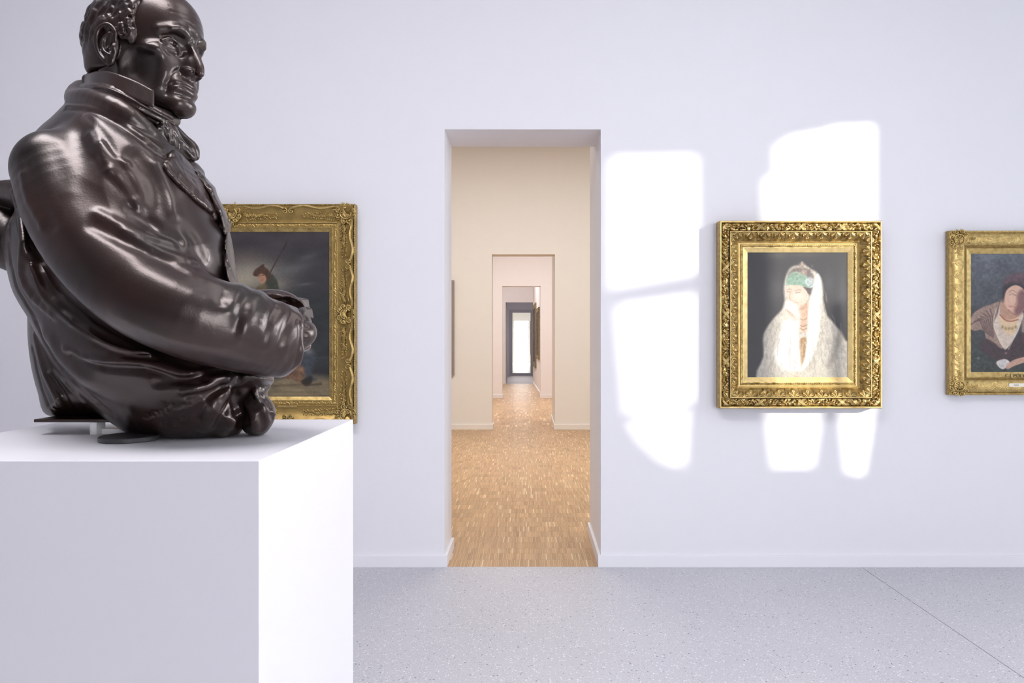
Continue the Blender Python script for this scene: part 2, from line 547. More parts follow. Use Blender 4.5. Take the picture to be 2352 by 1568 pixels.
la = lambda y: max(P_L, wx(1010, y) - 0.35)
lb = lambda y: min(P_R, wx(1400, y) + 0.35)
v_, f_, c_ = parquet(0.0, TH, 0.0112, 0.158, lambda y: DL - 0.0, lambda y: DR - 0.012)
o = mesh_obj('parquet_strips', v_, f_, M_OAK, sub, colors=c_)
o['kind'] = 'stuff'
v_, f_, c_ = parquet(TH, Y2 + 0.4, 0.0112, 0.158, la, lb)
o = mesh_obj('parquet_strips', v_, f_, M_OAK, sub, colors=c_)
o['kind'] = 'stuff'
v_, f_, c_ = parquet(Y2 + 0.4, Y4, 0.03, 0.32, lambda y: -2.2, lambda y: 1.8)
o = mesh_obj('parquet_strips', v_, f_, M_OAK, sub, colors=c_)
o['kind'] = 'stuff'
# ------------------------------------------------------------------ white plinth
PF, PB = 1.365 - D, 2.092 - D        # front and back of the plinth
PTOP = wz(1058, PF)
PX1 = wx(595, PF)
PX0 = PX1 - 0.727
pl = thing('display_plinth', ((PX0 + PX1) / 2, (PF + PB) / 2, 0), 'tall square white plinth carrying the bronze bust', 'plinth')
MB().box(PX0, PX1, PF, PB, 0.0, PTOP - 0.0).build('body', M_PLINTH, pl, bevel=0.0012)
# ------------------------------------------------------------------ pictures hung in the rooms beyond
M_FRAME_GREY = paint_mat('grey_brown_frame_wood', (0.30, 0.27, 0.24), 0.5, 0.08)
M_FRAME_DARK = gold('dark_gilded_frame', (0.36, 0.28, 0.14), (0.16, 0.12, 0.07), 0.5, 30.0, 0.6)
M_DARK_OIL = paint_mat('dark_oil_paint', (0.07, 0.06, 0.055), 0.35, 0.5, 0.0, 9.0)
M_PALE_OIL = paint_mat('pale_oil_paint', (0.34, 0.32, 0.29), 0.4, 0.4, 0.0, 7.0)


def wall_picture(a, b, z0, z1, out, depth, fw, mf, mc, label):
    """picture between plan points a and b on a wall, standing off along 'out'"""
    a, b, out = Vector((*a, 0)), Vector((*b, 0)), Vector((*out, 0)).normalized()
    u = (b - a).normalized()
    L = (b - a).length
    t = thing('framed_picture', ((a.x + b.x) / 2, (a.y + b.y) / 2, z0), label, 'painting')

    def slab(name, l0, l1, q0, q1, o0, o1, mat, m=None):
        m = m or MB()
        k = len(m.v)
        for z in (q0, q1):
            for (l, o) in ((l0, o0), (l1, o0), (l1, o1), (l0, o1)):
                p = a + u * l + out * o
                m.v.append((p.x, p.y, z))
        m.f += [[k + i for i in f] for f in ([0, 3, 2, 1], [4, 5, 6, 7], [0, 1, 5, 4], [1, 2, 6, 5], [2, 3, 7, 6], [3, 0, 4, 7])]
        return m
    for nm, args in (('top_rail', (0, L, z1 - fw, z1)), ('bottom_rail', (0, L, z0, z0 + fw)),
                     ('side_rail', (0, fw, z0 + fw, z1 - fw)), ('side_rail', (L - fw, L, z0 + fw, z1 - fw))):
        slab(nm, *args, 0.002, depth, mf).build(nm, mf, t, bevel=0.006)
    slab('canvas', fw, L - fw, z0 + fw, z1 - fw, 0.004, depth * 0.45, mc).build('canvas', mc, t)
    return t


xr_, xl_ = wx(1043, Y2 - 0.05), wx(1043, Y2 - 0.05) - 1.15
wall_picture((xl_, Y2), (xr_, Y2), wz(861, Y2 - 0.05), wz(643, Y2 - 0.05), (0, -1), 0.055, 0.07, M_FRAME_GREY, M_PALE_OIL,
             'tall grey-brown framed picture showing only its edge inside the first doorway')
gxy = lambda y: (gx0 + (gx1 - gx0) * (y - Y3 - T3) / (Y4 - Y3 - T3), y)
wall_picture(gxy(18.4), gxy(20.6), 0.61, 2.55, (-1, -0.03), 0.032, 0.16, M_FRAME_DARK, M_DARK_OIL,
             'tall dark gilded picture farther along the right wall of the third room')
wall_picture(gxy(16.2), gxy(17.6), 0.91, 2.32, (-1, -0.03), 0.035, 0.12, M_FRAME_DARK, M_DARK_OIL,
             'smaller dark picture nearer along the right wall of the third room')
wall_picture((-1.55, 37.5), (-1.55, 43.0), 0.9, 2.1, (1, 0), 0.34, 0.2, M_FRAME_GREY, M_PALE_OIL,
             'small grey picture on the left beside the bright far window')
wall_picture((0.42, 34.0), (0.42, 41.0), 0.75, 2.4, (-1, 0), 0.40, 0.25, M_FRAME_DARK, M_DARK_OIL,
             'dark picture on the right beside the bright far window')
# ------------------------------------------------------------------ picture frames
class Rect:
    """a picture frame on the far wall: outer rectangle (x0..x1, z0..z1); v is measured inwards from the outer edge"""
    def __init__(self, x0, x1, z0, z1):
        self.x0, self.x1, self.z0, self.z1 = x0, x1, z0, z1

    def side(self, k):
        w, h = self.x1 - self.x0, self.z1 - self.z0
        # origin, direction along the rail, direction inwards, length
        return [((self.x0, self.z1), (1, 0), (0, -1), w), ((self.x1, self.z1), (0, -1), (-1, 0), h),
                ((self.x1, self.z0), (-1, 0), (0, 1), w), ((self.x0, self.z0), (0, 1), (1, 0), h)][k]


def band(name, R, v0, v1, hf, mat, parent, ds=0.0025, nv=8, smooth=True):
    """one moulding running round the frame, mitred at the corners; hf(s, v, L, side) is its height off the wall"""
    V, Q, n0 = [], [], 0
    for k in range(4):
        (ox, oz), (ax, az), (bx, bz), L = R.side(k)
        ns = max(2, int(L / ds) + 1)
        t = np.linspace(0, 1, ns)[:, None]
        v = np.linspace(v0, v1, nv)[None, :]
        s = v + (L - 2 * v) * t
        vv = np.broadcast_to(v, s.shape)
        h = hf(s, vv, L, k)
        P = np.stack([ox + ax * s + bx * vv, -h, oz + az * s + bz * vv], -1)
        V.append(P.reshape(-1, 3))
        i = np.arange(ns * nv).reshape(ns, nv)
        Q.append(np.stack([i[:-1, :-1], i[:-1, 1:], i[1:, 1:], i[1:, :-1]], -1).reshape(-1, 4) + n0)
        n0 += ns * nv
    o = mesh_obj(name, np.concatenate(V), np.concatenate(Q)[:, ::-1], mat, parent, smooth)
    return o


def back_frame(name, R, depth, width, mat, parent):
    m = MB()
    m.box(R.x0, R.x1, -depth, -0.002, R.z1 - width, R.z1).box(R.x0, R.x1, -depth, -0.002, R.z0, R.z0 + width)
    m.box(R.x0, R.x0 + width, -depth, -0.002, R.z0 + width, R.z1 - width)
    m.box(R.x1 - width, R.x1, -depth, -0.002, R.z0 + width, R.z1 - width)
    return m.build(name, mat, parent)


def half_round(v, v0, v1, h0, r):
    q = np.clip((v - v0) / (v1 - v0), 0, 1) * 2 - 1
    return h0 + r * np.sqrt(np.clip(1 - q * q, 0, 1))


def beads(s, v, v0, v1, h0, p, r):
    vc = (v0 + v1) / 2
    u = (s / p) % 1.0 - 0.5
    q = (u * 2 / 0.92) ** 2 + ((v - vc) * 2 / (v1 - v0)) ** 2
    return h0 + r * np.sqrt(np.clip(1 - q, 0, 1))


def rope(s, v, v0, v1, h0, p, r):
    q = np.clip((v - v0) / (v1 - v0), 0, 1)
    a = np.abs(np.sin(math.pi * (s / p + q * 0.9)))
    return h0 + r * np.sqrt(np.clip(1 - (2 * q - 1) ** 2, 0, 1)) * (0.45 + 0.55 * a ** 0.6)


def acanthus(s, v, v0, v1, p, amp):
    """row of spreading palmettes, their ribs fanning inwards, with a bud on a stem between them"""
    q = np.clip((v - v0) / (v1 - v0), 0, 1)
    u = ((s / p) % 1.0 - 0.5) * p / (v1 - v0)
    th = np.arctan2(u, q + 0.10)
    r = np.hypot(u, q + 0.10)
    ribs = np.abs(np.cos(th * 4.6 + 0.35 * np.sin(r * 5) * np.sign(th)))
    ext = 0.98 + 0.05 * np.cos(th * 9.2) - 0.10 * np.abs(th)
    body = np.clip((ext - r) / 0.10, 0, 1) * np.clip((1.25 - np.abs(th)) / 0.15, 0, 1)
    leaf = body * (0.22 + 0.78 * ribs ** 0.8) * (0.55 + 0.6 * np.clip(r, 0, 1))
    tip = np.exp(-((r - ext + 0.07) / 0.06) ** 2) * ribs ** 2 * 0.5
    u2 = ((s / p + 0.5) % 1.0 - 0.5) * p / (v1 - v0)
    bud = np.sqrt(np.clip(1 - (u2 / 0.13) ** 2 - ((q - 0.30) / 0.22) ** 2, 0, 1))
    stem = np.clip(1 - np.abs(u2) / (0.03 + 0.08 * q), 0, 1) * (q > 0.4) * 0.6
    blk = (np.abs(u2) < 0.24) * (q < 0.12) * 0.75
    return amp * np.maximum(np.maximum(leaf + tip, bud), np.maximum(stem, blk))


def garland(seed, L, v0, v1, amp, ribbons=True):
    """flowers, leaves and fruit packed along a rail, tied by crossed ribbons; returns a list of relief bumps"""
    r = random.Random(seed)
    out = []
    n = int(L / 0.0048)
    for i in range(n):
        s = (i + r.uniform(0, 1)) * L / n
        v = r.uniform(v0 + 0.10 * (v1 - v0), v1 - 0.10 * (v1 - v0))
        kind = r.choice('llllfrrb')
        out.append((kind, s, v, r.uniform(0.005, 0.0105), r.uniform(0, 6.28), amp * r.uniform(0.45, 1.1)))
    return out


def relief(s, v, bumps):
    """height of a set of bumps (leaf, flower, rosette, berry) over a rail grid"""
    h = np.zeros_like(s)
    s1 = s[:, s.shape[1] // 2]
    for (kind, cs, cv, R, a, amp) in bumps:
        i0, i1 = np.searchsorted(s1, cs - 2.6 * R - 0.06), np.searchsorted(s1, cs + 2.6 * R + 0.06)
        if i1 <= i0:
            continue
        S, Vv = s[i0:i1] - cs, v[i0:i1] - cv
        x = S * math.cos(a) + Vv * math.sin(a)
        y = -S * math.sin(a) + Vv * math.cos(a)
        rr = np.sqrt(S * S + Vv * Vv) / R
        if kind == 'l':
            q = (x / (1.9 * R)) ** 2 + (y / (0.62 * R * (1.15 - 0.4 * x / (1.9 * R)))) ** 2
            b = np.sqrt(np.clip(1 - q, 0, 1)) * (0.72 + 0.28 * np.clip(np.abs(y) / (0.16 * R), 0, 1))
        elif kind == 'f':
            th = np.arctan2(y, x)
            b = np.sqrt(np.clip(1 - (rr / (1.0 + 0.16 * np.cos(5 * th))) ** 2, 0, 1)) * (0.55 + 0.45 * np.abs(np.cos(2.5 * th)) ** 0.5)
            b = np.maximum(b, np.sqrt(np.clip(1 - (rr / 0.32) ** 2, 0, 1)) * 1.05)
        elif kind == 'r':
            th = np.arctan2(y, x)
            b = np.clip(1 - rr, 0, 1) ** 0.35 * (0.68 + 0.32 * np.cos(rr * 13.0 + th))
        else:
            b = np.sqrt(np.clip(1 - (rr / 0.55) ** 2, 0, 1))
        h[i0:i1] = np.maximum(h[i0:i1], amp * b)
    return h


def ribbon(s, v, centres, v0, v1, amp, wid=0.024):
    """crossed ribbon bands over the garland, fluted along their length"""
    h = np.zeros_like(s)
    for c, sg in centres:
        d = (s - c) * 0.78 + sg * (v - (v0 + v1) / 2) * 0.78
        m = np.clip((wid / 2 - np.abs(d)) / 0.0015, 0, 1)
        h = np.maximum(h, m * amp * (0.72 + 0.28 * np.abs(np.cos(d / wid * math.pi * 4.0))))
    return h


class Orn:
    """carved ornament pieces gathered into one relief mesh, on the wall plane: points are (x, z, height)"""
    def __init__(self):
        self.V, self.Q, self.n = [], [], 0

    def _add(self, P, nu, nv, closed):
        i = np.arange(nu * nv).reshape(nu, nv)
        if closed:
            j = np.concatenate([i, i[:, :1]], 1)
        else:
            j = i
        self.Q.append(np.stack([j[:-1, :-1], j[1:, :-1], j[1:, 1:], j[:-1, 1:]], -1).reshape(-1, 4) + self.n)
        self.V.append(P.reshape(-1, 3))
        self.n += nu * nv

    def blob(self, x, z, h, rx, rz, rh, ang=0.0, nu=7, nv=10, point=0.0):
        t = np.linspace(-math.pi / 2, math.pi / 2, nu)[:, None]
        p = np.linspace(0, 2 * math.pi, nv, endpoint=False)[None, :]
        a, b, c = np.sin(t) + 0 * p, np.cos(t) * np.cos(p), np.cos(t) * np.sin(p)
        if point:
            sq = 1 - point * np.abs(a) ** 1.5
            b, c = b * sq, c * sq
        X, Z, H = rx * a, rz * b, rh * c
        P = np.stack([x + X * math.cos(ang) - Z * math.sin(ang), -(h + H), z + X * math.sin(ang) + Z * math.cos(ang)], -1)
        self._add(P, nu, nv, True)
        return self

    def tube(self, pts, rad, flat=1.0, nv=8):
        pts = np.asarray(pts, float)
        rad = np.broadcast_to(np.asarray(rad, float), (len(pts),))
        tg = np.gradient(pts[:, :2], axis=0)
        tg /= np.linalg.norm(tg, axis=1)[:, None] + 1e-9
        nrm = np.stack([-tg[:, 1], tg[:, 0]], 1)
        p = np.linspace(0, 2 * math.pi, nv, endpoint=False)[None, :]
        c, s = np.cos(p), np.sin(p)
        r = rad[:, None]
        P = np.stack([pts[:, :1] + nrm[:, :1] * r * c, -(pts[:, 2:3] + r * s * flat), pts[:, 1:2] + nrm[:, 1:] * r * c], -1)
        self._add(P, len(pts), nv, True)
        return self

    def scroll(self, x, z, h, r, a0, turns, rad, sg=1, n=26):
        """spiral volute about (x, z), from radius r at angle a0 winding in"""
        t = np.linspace(0, 1, n)
        a = a0 + sg * t * turns * 2 * math.pi
        q = r * (1 - 0.82 * t)
        pts = np.stack([x + q * np.cos(a), z + q * np.sin(a), h + 0.004 * t], 1)
        self.tube(pts, rad * (1.0 - 0.45 * t))
        self.blob(x, z, h + 0.003, rad * 0.9, rad * 0.9, rad * 0.9, nu=6, nv=8)
        return self

    def leaf(self, x, z, h, l, w, ang, t=0.004):
        self.blob(x + math.cos(ang) * l / 2, z + math.sin(ang) * l / 2, h, l / 2, w / 2, t, ang, 8, 8, 0.55)
        self.blob(x + math.cos(ang) * l / 2, z + math.sin(ang) * l / 2, h + t * 0.55, l / 2.3, w / 9, t * 0.7, ang, 6, 6)
        return self

    def flower(self, x, z, h, r, n=5, a0=0.0):
        for k in range(n):
            a = a0 + k * 2 * math.pi / n
            self.blob(x + math.cos(a) * r * 0.58, z + math.sin(a) * r * 0.58, h, r * 0.48, r * 0.36, r * 0.34, a, 6, 8)
        self.blob(x, z, h + r * 0.2, r * 0.3, r * 0.3, r * 0.34, 0, 6, 8)
        return self

    def shell(self, x, z, h, r, ang, n=9, spread=2.6, rad=0.004):
        for k in range(n):
            a = ang + (k / (n - 1) - 0.5) * spread
            t = np.linspace(0.12, 1, 7)
            pts = np.stack([x + r * t * math.cos(a), z + r * t * math.sin(a), h + 0.006 * np.sin(t * 2.6)], 1)
            self.tube(pts, rad * (0.35 + 0.85 * t))
            self.blob(x + r * math.cos(a), z + r * math.sin(a), h + 0.002, rad * 1.1, rad * 1.1, rad * 1.1, a, 5, 8)
        self.blob(x, z, h, r * 0.2, r * 0.2, 0.008, 0, 6, 8)
        return self

    def spray(self, x, z, h, l, ang, seed, w=0.028):
        """a stem of blossoms, buds and leaves tapering to a tip"""
        r = random.Random(seed)
        ca, sa = math.cos(ang), math.sin(ang)
        put = lambda u, q: (x + ca * u - sa * q, z + sa * u + ca * q)
        t = np.linspace(0, 1, 14)
        st = [put(l * q, 0.0035 * math.sin(q * 7 + seed)) for q in t]
        self.tube([(a, b, h) for a, b in st], 0.0022)
        n = int(l / 0.011)
        for k in range(n):
            q = (k + 0.5) / n
            ww = w * (1 - 0.75 * q) * 0.5
            for sg in (-1, 1):
                px, pz = put(l * q + r.uniform(-0.004, 0.004), sg * ww * r.uniform(0.5, 1.0))
                self.leaf(px, pz, h, r.uniform(0.014, 0.023), r.uniform(0.007, 0.010), ang + sg * r.uniform(0.3, 1.3), 0.0035)
            if q < 0.75:
                px, pz = put(l * q, r.uniform(-0.3, 0.3) * ww)
                self.flower(px, pz, h + 0.004, r.uniform(0.0085, 0.0125) * (1.1 - 0.5 * q), 5, r.uniform(0, 6))
            px, pz = put(l * q + 0.005, r.uniform(-1.2, 1.2) * ww)
            self.blob(px, pz, h + 0.003, 0.0032, 0.0032, 0.0035, 0, 5, 7)
        px, pz = put(l + 0.004, 0)
        self.blob(px, pz, h, 0.005, 0.003, 0.003, ang, 5, 7)
        return self

    def build(self, name, mat, parent):
        return mesh_obj(name, np.concatenate(self.V), np.concatenate(self.Q), mat, parent, True)


def text_mesh(name, body, size, x, z, y, mat, parent, align='LEFT', depth=0.0006):
    cu = bpy.data.curves.new(name, 'FONT')
    cu.body = body
    cu.size = size
    cu.extrude = depth
    cu.align_x = align
    t = bpy.data.objects.new('tmp', cu)
    COL.objects.link(t)
    dg = bpy.context.evaluated_depsgraph_get()
    me = bpy.data.meshes.new_from_object(t.evaluated_get(dg))
    bpy.data.objects.remove(t)
    bpy.data.curves.remove(cu)
    for v in me.vertices:
        v.co = (x + v.co.x, y - v.co.z, z + v.co.y)
    me.name = name
    me.materials.clear()
    me.materials.append(mat)
    o = bpy.data.objects.new(name, me)
    COL.objects.link(o)
    o.parent = parent
    o.matrix_parent_inverse = Matrix.Translation(-parent.location)
    return o


lerp = lambda a, b, q: a + (b - a) * np.clip(q, 0, 1)

# ---- the heavily carved gold frame right of the doorway
R2 = Rect(1.158, 2.150, 0.992, 2.137)
f2 = thing('framed_painting', ((R2.x0 + R2.x1) / 2, 0, R2.z0),
           'portrait of a white-veiled woman in a heavily carved bright gold frame, sunlit', 'painting')
back_frame('frame_back', R2, 0.083, 0.013, M_BOARD, f2)
band('outer_moulding', R2, 0.0, 0.014, lambda s, v, L, k: half_round(v, -0.002, 0.014, 0.083, 0.014), M_GOLD_FLAT, f2, 2.0, 9)
GB = {k: garland(40 + k, R2.side(k)[3], 0.015, 0.061, 0.024) for k in range(4)}


def h_garland(s, v, L, k):
    q = (v - 0.014) / 0.048
    base = 0.076 + 0.006 * np.sqrt(np.clip(1 - (2 * q - 1) ** 2, 0, 1))
    cs = []
    for c in (0.028, L * 0.25, L * 0.5, L * 0.75, L - 0.028):
        cs += [(c, 1)] if abs(c - L / 2) > L * 0.4 and c < L / 2 else ([(c, -1)] if c > L * 0.9 else [(c, 1), (c, -1)])
    e = np.clip(np.minimum(q, 1 - q) / 0.06, 0, 1)
    return base + e * np.maximum(relief(s, v, GB[k]), ribbon(s, v, cs, 0.014, 0.062, 0.0225))


band('flower_garland', R2, 0.014, 0.062, h_garland, M_GOLD, f2, 0.0019, 27)
band('fillet', R2, 0.062, 0.070, lambda s, v, L, k: half_round(v, 0.062, 0.070, 0.092, 0.006), M_GOLD_FLAT, f2, 2.0, 7)
band('leaf_moulding', R2, 0.070, 0.118,
     lambda s, v, L, k: lerp(0.086, 0.050, (v - 0.070) / 0.048) + 0.006 * np.sin((v - 0.070) / 0.048 * math.pi)
     + acanthus(s - L / 2, v, 0.070, 0.118, 0.0865, 0.0150), M_GOLD, f2, 0.0017, 27)
band('bead_row', R2, 0.118, 0.124, lambda s, v, L, k: beads(s, v, 0.118, 0.124, 0.052, 0.0062, 0.0032), M_GOLD, f2, 0.0012, 6)
band('cove', R2, 0.124, 0.140, lambda s, v, L, k: 0.050 - 0.009 * np.sin(np.clip((v - 0.124) / 0.016, 0, 1) * math.pi * 0.75), M_GOLD_FLAT, f2, 2.0, 8)
band('rope_moulding', R2, 0.140, 0.150, lambda s, v, L, k: rope(s, v, 0.140, 0.150, 0.042, 0.0135, 0.006), M_GOLD, f2, 0.0018, 8)
band('bead_row', R2, 0.150, 0.158, lambda s, v, L, k: np.maximum(beads(s, v, 0.1505, 0.1555, 0.040, 0.0052, 0.0028), 0.0405), M_GOLD, f2, 0.0011, 7)
band('slip', R2, 0.158, 0.187, lambda s, v, L, k: lerp(0.0405, 0.031, (v - 0.158) / 0.029), M_GOLD_FLAT, f2, 2.0, 3, False)

# ---- the wide rococo frame left of the doorway, half hidden by the bust
R1 = Rect(-2.590, -1.072, 0.893, 2.2435)
f1 = thing('framed_painting', ((R1.x0 + R1.x1) / 2, 0, R1.z0),
           'dark painting of a figure with a pole, in aged rococo gold frame behind the bust', 'painting')
back_frame('frame_back', R1, 0.066, 0.012, M_BOARD, f1)
band('outer_bead', R1, 0.0, 0.012, lambda s, v, L, k: beads(s, v, 0.001, 0.0115, 0.066, 0.0105, 0.006), M_GOLD_OLD, f1, 0.0017, 8)


def h_cove1(s, v, L, k):
    q = (v - 0.012) / 0.098
    return 0.080 - 0.030 * np.sin(np.clip(q, 0, 1) * math.pi * 0.55) ** 0.9 + 0.004 * np.clip(1 - np.abs(q - 0.06) / 0.06, 0, 1)


band('cove', R1, 0.012, 0.110, h_cove1, M_GOLD_OLD, f1, 2.0, 16)
band('fillet', R1, 0.110, 0.117, lambda s, v, L, k: half_round(v, 0.110, 0.117, 0.050, 0.006), M_GOLD_OLD_LT, f1, 2.0, 7)
EG = {k: [(random.Random(k * 999 + i).choice('lfl'), (i + 0.5) * 0.0085, 0.128 + random.Random(i * 7 + k).uniform(-0.0055, 0.0055),
           0.0042, random.Random(i * 3 + k).uniform(0, 6.28), 0.0028) for i in range(int(R1.side(k)[3] / 0.0085))] for k in range(4)}
band('engraved_band', R1, 0.117, 0.140, lambda s, v, L, k: 0.047 + relief(s, v, EG[k]), M_GOLD_OLD, f1, 0.0026, 12)
band('fillet', R1, 0.140, 0.146, lambda s, v, L, k: half_round(v, 0.140, 0.146, 0.044, 0.005), M_GOLD_OLD_LT, f1, 2.0, 7)
band('slip', R1, 0.146, 0.167, lambda s, v, L, k: lerp(0.044, 0.034, (v - 0.146) / 0.021), M_GOLD_OLD_LT, f1, 2.0, 3, False)


def cartouche(x, z, h, ang, rad, seed, mat, parent, name):
    o = Orn()
    o.shell(x, z, h + 0.014, rad * 0.56, ang, 9, 3.6, 0.0046)
    t = np.linspace(-2.5, 2.5, 34)
    o.tube(np.stack([x + rad * 0.72 * np.cos(ang + t), z + rad * 0.72 * np.sin(ang + t), h + 0.014 + 0 * t], 1), 0.0060 + 0.002 * np.cos(t * 3))
    for sg in (-1, 1):
        for da, rr, rs, tk in ((0.55, 1.10, 0.34, 0.0062), (1.25, 1.12, 0.40, 0.0068), (2.05, 1.05, 0.36, 0.0062), (2.75, 1.05, 0.28, 0.0056)):
            a = ang + sg * da
            o.scroll(x + rad * rr * math.cos(a), z + rad * rr * math.sin(a), h + 0.011, rad * rs, a - math.pi * 0.75 * sg, 1.1, tk, sg)
    r = random.Random(seed)
    for k in range(34):
        a = ang + math.pi * 2 * k / 34 + r.uniform(-0.1, 0.1)
        q = rad * r.uniform(0.75, 1.18)
        o.leaf(x + q * math.cos(a), z + q * math.sin(a), h + r.uniform(0.004, 0.012), r.uniform(0.016, 0.028), r.uniform(0.008, 0.012),
               a + r.choice((-1, 1)) * r.uniform(0.2, 1.5), 0.006)
    for k in range(14):
        a = r.uniform(0, 6.28)
        q = rad * r.uniform(0.85, 1.4)
        o.blob(x + q * math.cos(a), z + q * math.sin(a), h + 0.012, 0.005, 0.005, 0.006, 0, 5, 8)
    return o.build(name, mat, parent)


def rim(R, k, s0, s1, mat, parent):
    """the wavy raised rim of one rail half, ending in a volute at each end"""
    (ox, oz), (ax, az), (bx, bz), L = R.side(k)
    P = lambda s, v: (ox + ax * s + bx * v, oz + az * s + bz * v)
    o = Orn()
    t = np.linspace(0, 1, 34)
    s = s0 + (s1 - s0) * t
    v = 0.020 + 0.013 * np.sin(t * math.pi * 2.0 - 0.6) * np.sin(t * math.pi) + 0.012 * t ** 6
    pts = np.array([P(a, b) + (0.086,) for a, b in zip(s, v)])
    o.tube(pts, 0.0015 + 0.0062 * np.sin(np.clip(t * 1.15, 0, 1) * math.pi * 0.62))
    o.tube(pts + np.array([-bx * 0.006, -bz * 0.006, -0.004]), 0.0012 + 0.0034 * np.sin(np.clip(t * 1.15, 0, 1) * math.pi * 0.62))
    # end volute
    sg = 1 if s1 > s0 else -1
    c = P(s1, v[-1] + 0.012)
    a0 = math.atan2(-bz, -bx)
    turn = -1 if (ax * bz - az * bx) * sg < 0 else 1
    o.scroll(c[0], c[1], 0.072, 0.0175, a0, 1.3, 0.0060, turn)
    c2 = P(s0 + sg * 0.02, 0.034)
    o.leaf(c2[0], c2[1], 0.078, 0.034, 0.012, math.atan2(az * sg, ax * sg) + 0.25, 0.005)
    m = P((s0 + s1) / 2, 0.026)
    return o.build('rim_scroll', mat, parent)


for k in range(4):
    (ox, oz), (ax, az), (bx, bz), L = R1.side(k)
    P = lambda s, v: (ox + ax * s + bx * v, oz + az * s + bz * v)
    c = P(0.058, 0.058)
    cartouche(c[0], c[1], 0.056, math.atan2(-bz - az, -bx - ax) + math.pi, 0.047, 70 + k, M_GOLD_OLD_LT, f1, 'corner_ornament')
    m = P(L / 2, 0.058)
    cartouche(m[0], m[1], 0.056, math.atan2(bz, bx), 0.043, 80 + k, M_GOLD_OLD_LT, f1, 'centre_ornament')
    for s0, s1 in ((0.095, L * 0.25 + 0.012), (L / 2 - 0.050, L * 0.25 + 0.052), (L / 2 + 0.050, L * 0.75 - 0.052), (L - 0.095, L * 0.75 - 0.012)):
        rim(R1, k, s0, s1, M_GOLD_OLD_LT, f1)
    al = math.atan2(az, ax)
    for s0, dr, sd in ((0.118, 0, 1), (L / 2 - 0.075, math.pi, 2), (L / 2 + 0.075, 0, 3), (L - 0.118, math.pi, 4)):
        c = P(s0, 0.070)
        ln = min(0.20, L * 0.25 - 0.12)
        Orn().spray(c[0], c[1], 0.0575, ln, al + dr, sd * 10 + k, 0.046).build('flower_spray', M_GOLD_OLD_LT, f1)
npl = MB().box(wx(637, -0.06), wx(682, -0.06), -0.061, -0.045, wz(935, -0.06), wz(930.5, -0.06)).build('name_plate', M_BOARD, f1)
npl['label'] = 'small dull brass name plate'

# ---- the frame cut by the right edge of the picture
R3 = Rect(2.584, 3.490, 1.071, 2.0826)
f3 = thing('framed_painting', ((R3.x0 + R3.x1) / 2, 0, R3.z0),
           'portrait of a woman in striped blouse, in gold frame with round corner shells', 'painting')
back_frame('frame_back', R3, 0.044, 0.013, M_BOARD, f3)
band('outer_bead', R3, 0.0, 0.013, lambda s, v, L, k: np.maximum(beads(s, v, 0.001, 0.009, 0.046, 0.008, 0.004), half_round(v, 0.007, 0.013, 0.045, 0.005)), M_GOLD_OLD_LT, f3, 0.0015, 10)


def vine(seed, L):
    """low engraved scrolling stem with curling leaves, along a panel"""
    r = random.Random(seed)
    out = []
    n = int((L - 0.40) / 0.0055)
    for i in range(n):
        s = 0.20 + (i + 0.5) * (L - 0.40) / n
        ph = s * 2 * math.pi / 0.085
        c = 0.0535 + 0.015 * math.sin(ph)
        out.append(('l', s, c, 0.0042, math.atan2(0.015 * math.cos(ph) * 2 * math.pi / 0.085, 1.0), 0.0022))
        for sg in (-1, 1):
            out.append((r.choice('lllr'), s + r.uniform(-0.002, 0.002), c + sg * r.uniform(0.007, 0.016), r.uniform(0.0032, 0.0055),
                        ph + sg * r.uniform(0.4, 1.5), 0.0020))
    return out


VN = {k: vine(k + 3, R3.side(k)[3]) for k in range(4)}


def h_panel3(s, v, L, k):
    q = (v - 0.013) / 0.081
    base = 0.045 + 0.014 * np.sqrt(np.clip(1 - (2 * q - 1) ** 2, 0, 1)) ** 1.3
    edge = np.abs(np.abs(s - L / 2) - (L / 2 - 0.19 + 0.012 * np.cos((q - 0.5) * 6)))
    return base + relief(s, v, VN[k]) + 0.002 * np.clip(1 - edge / 0.003, 0, 1)


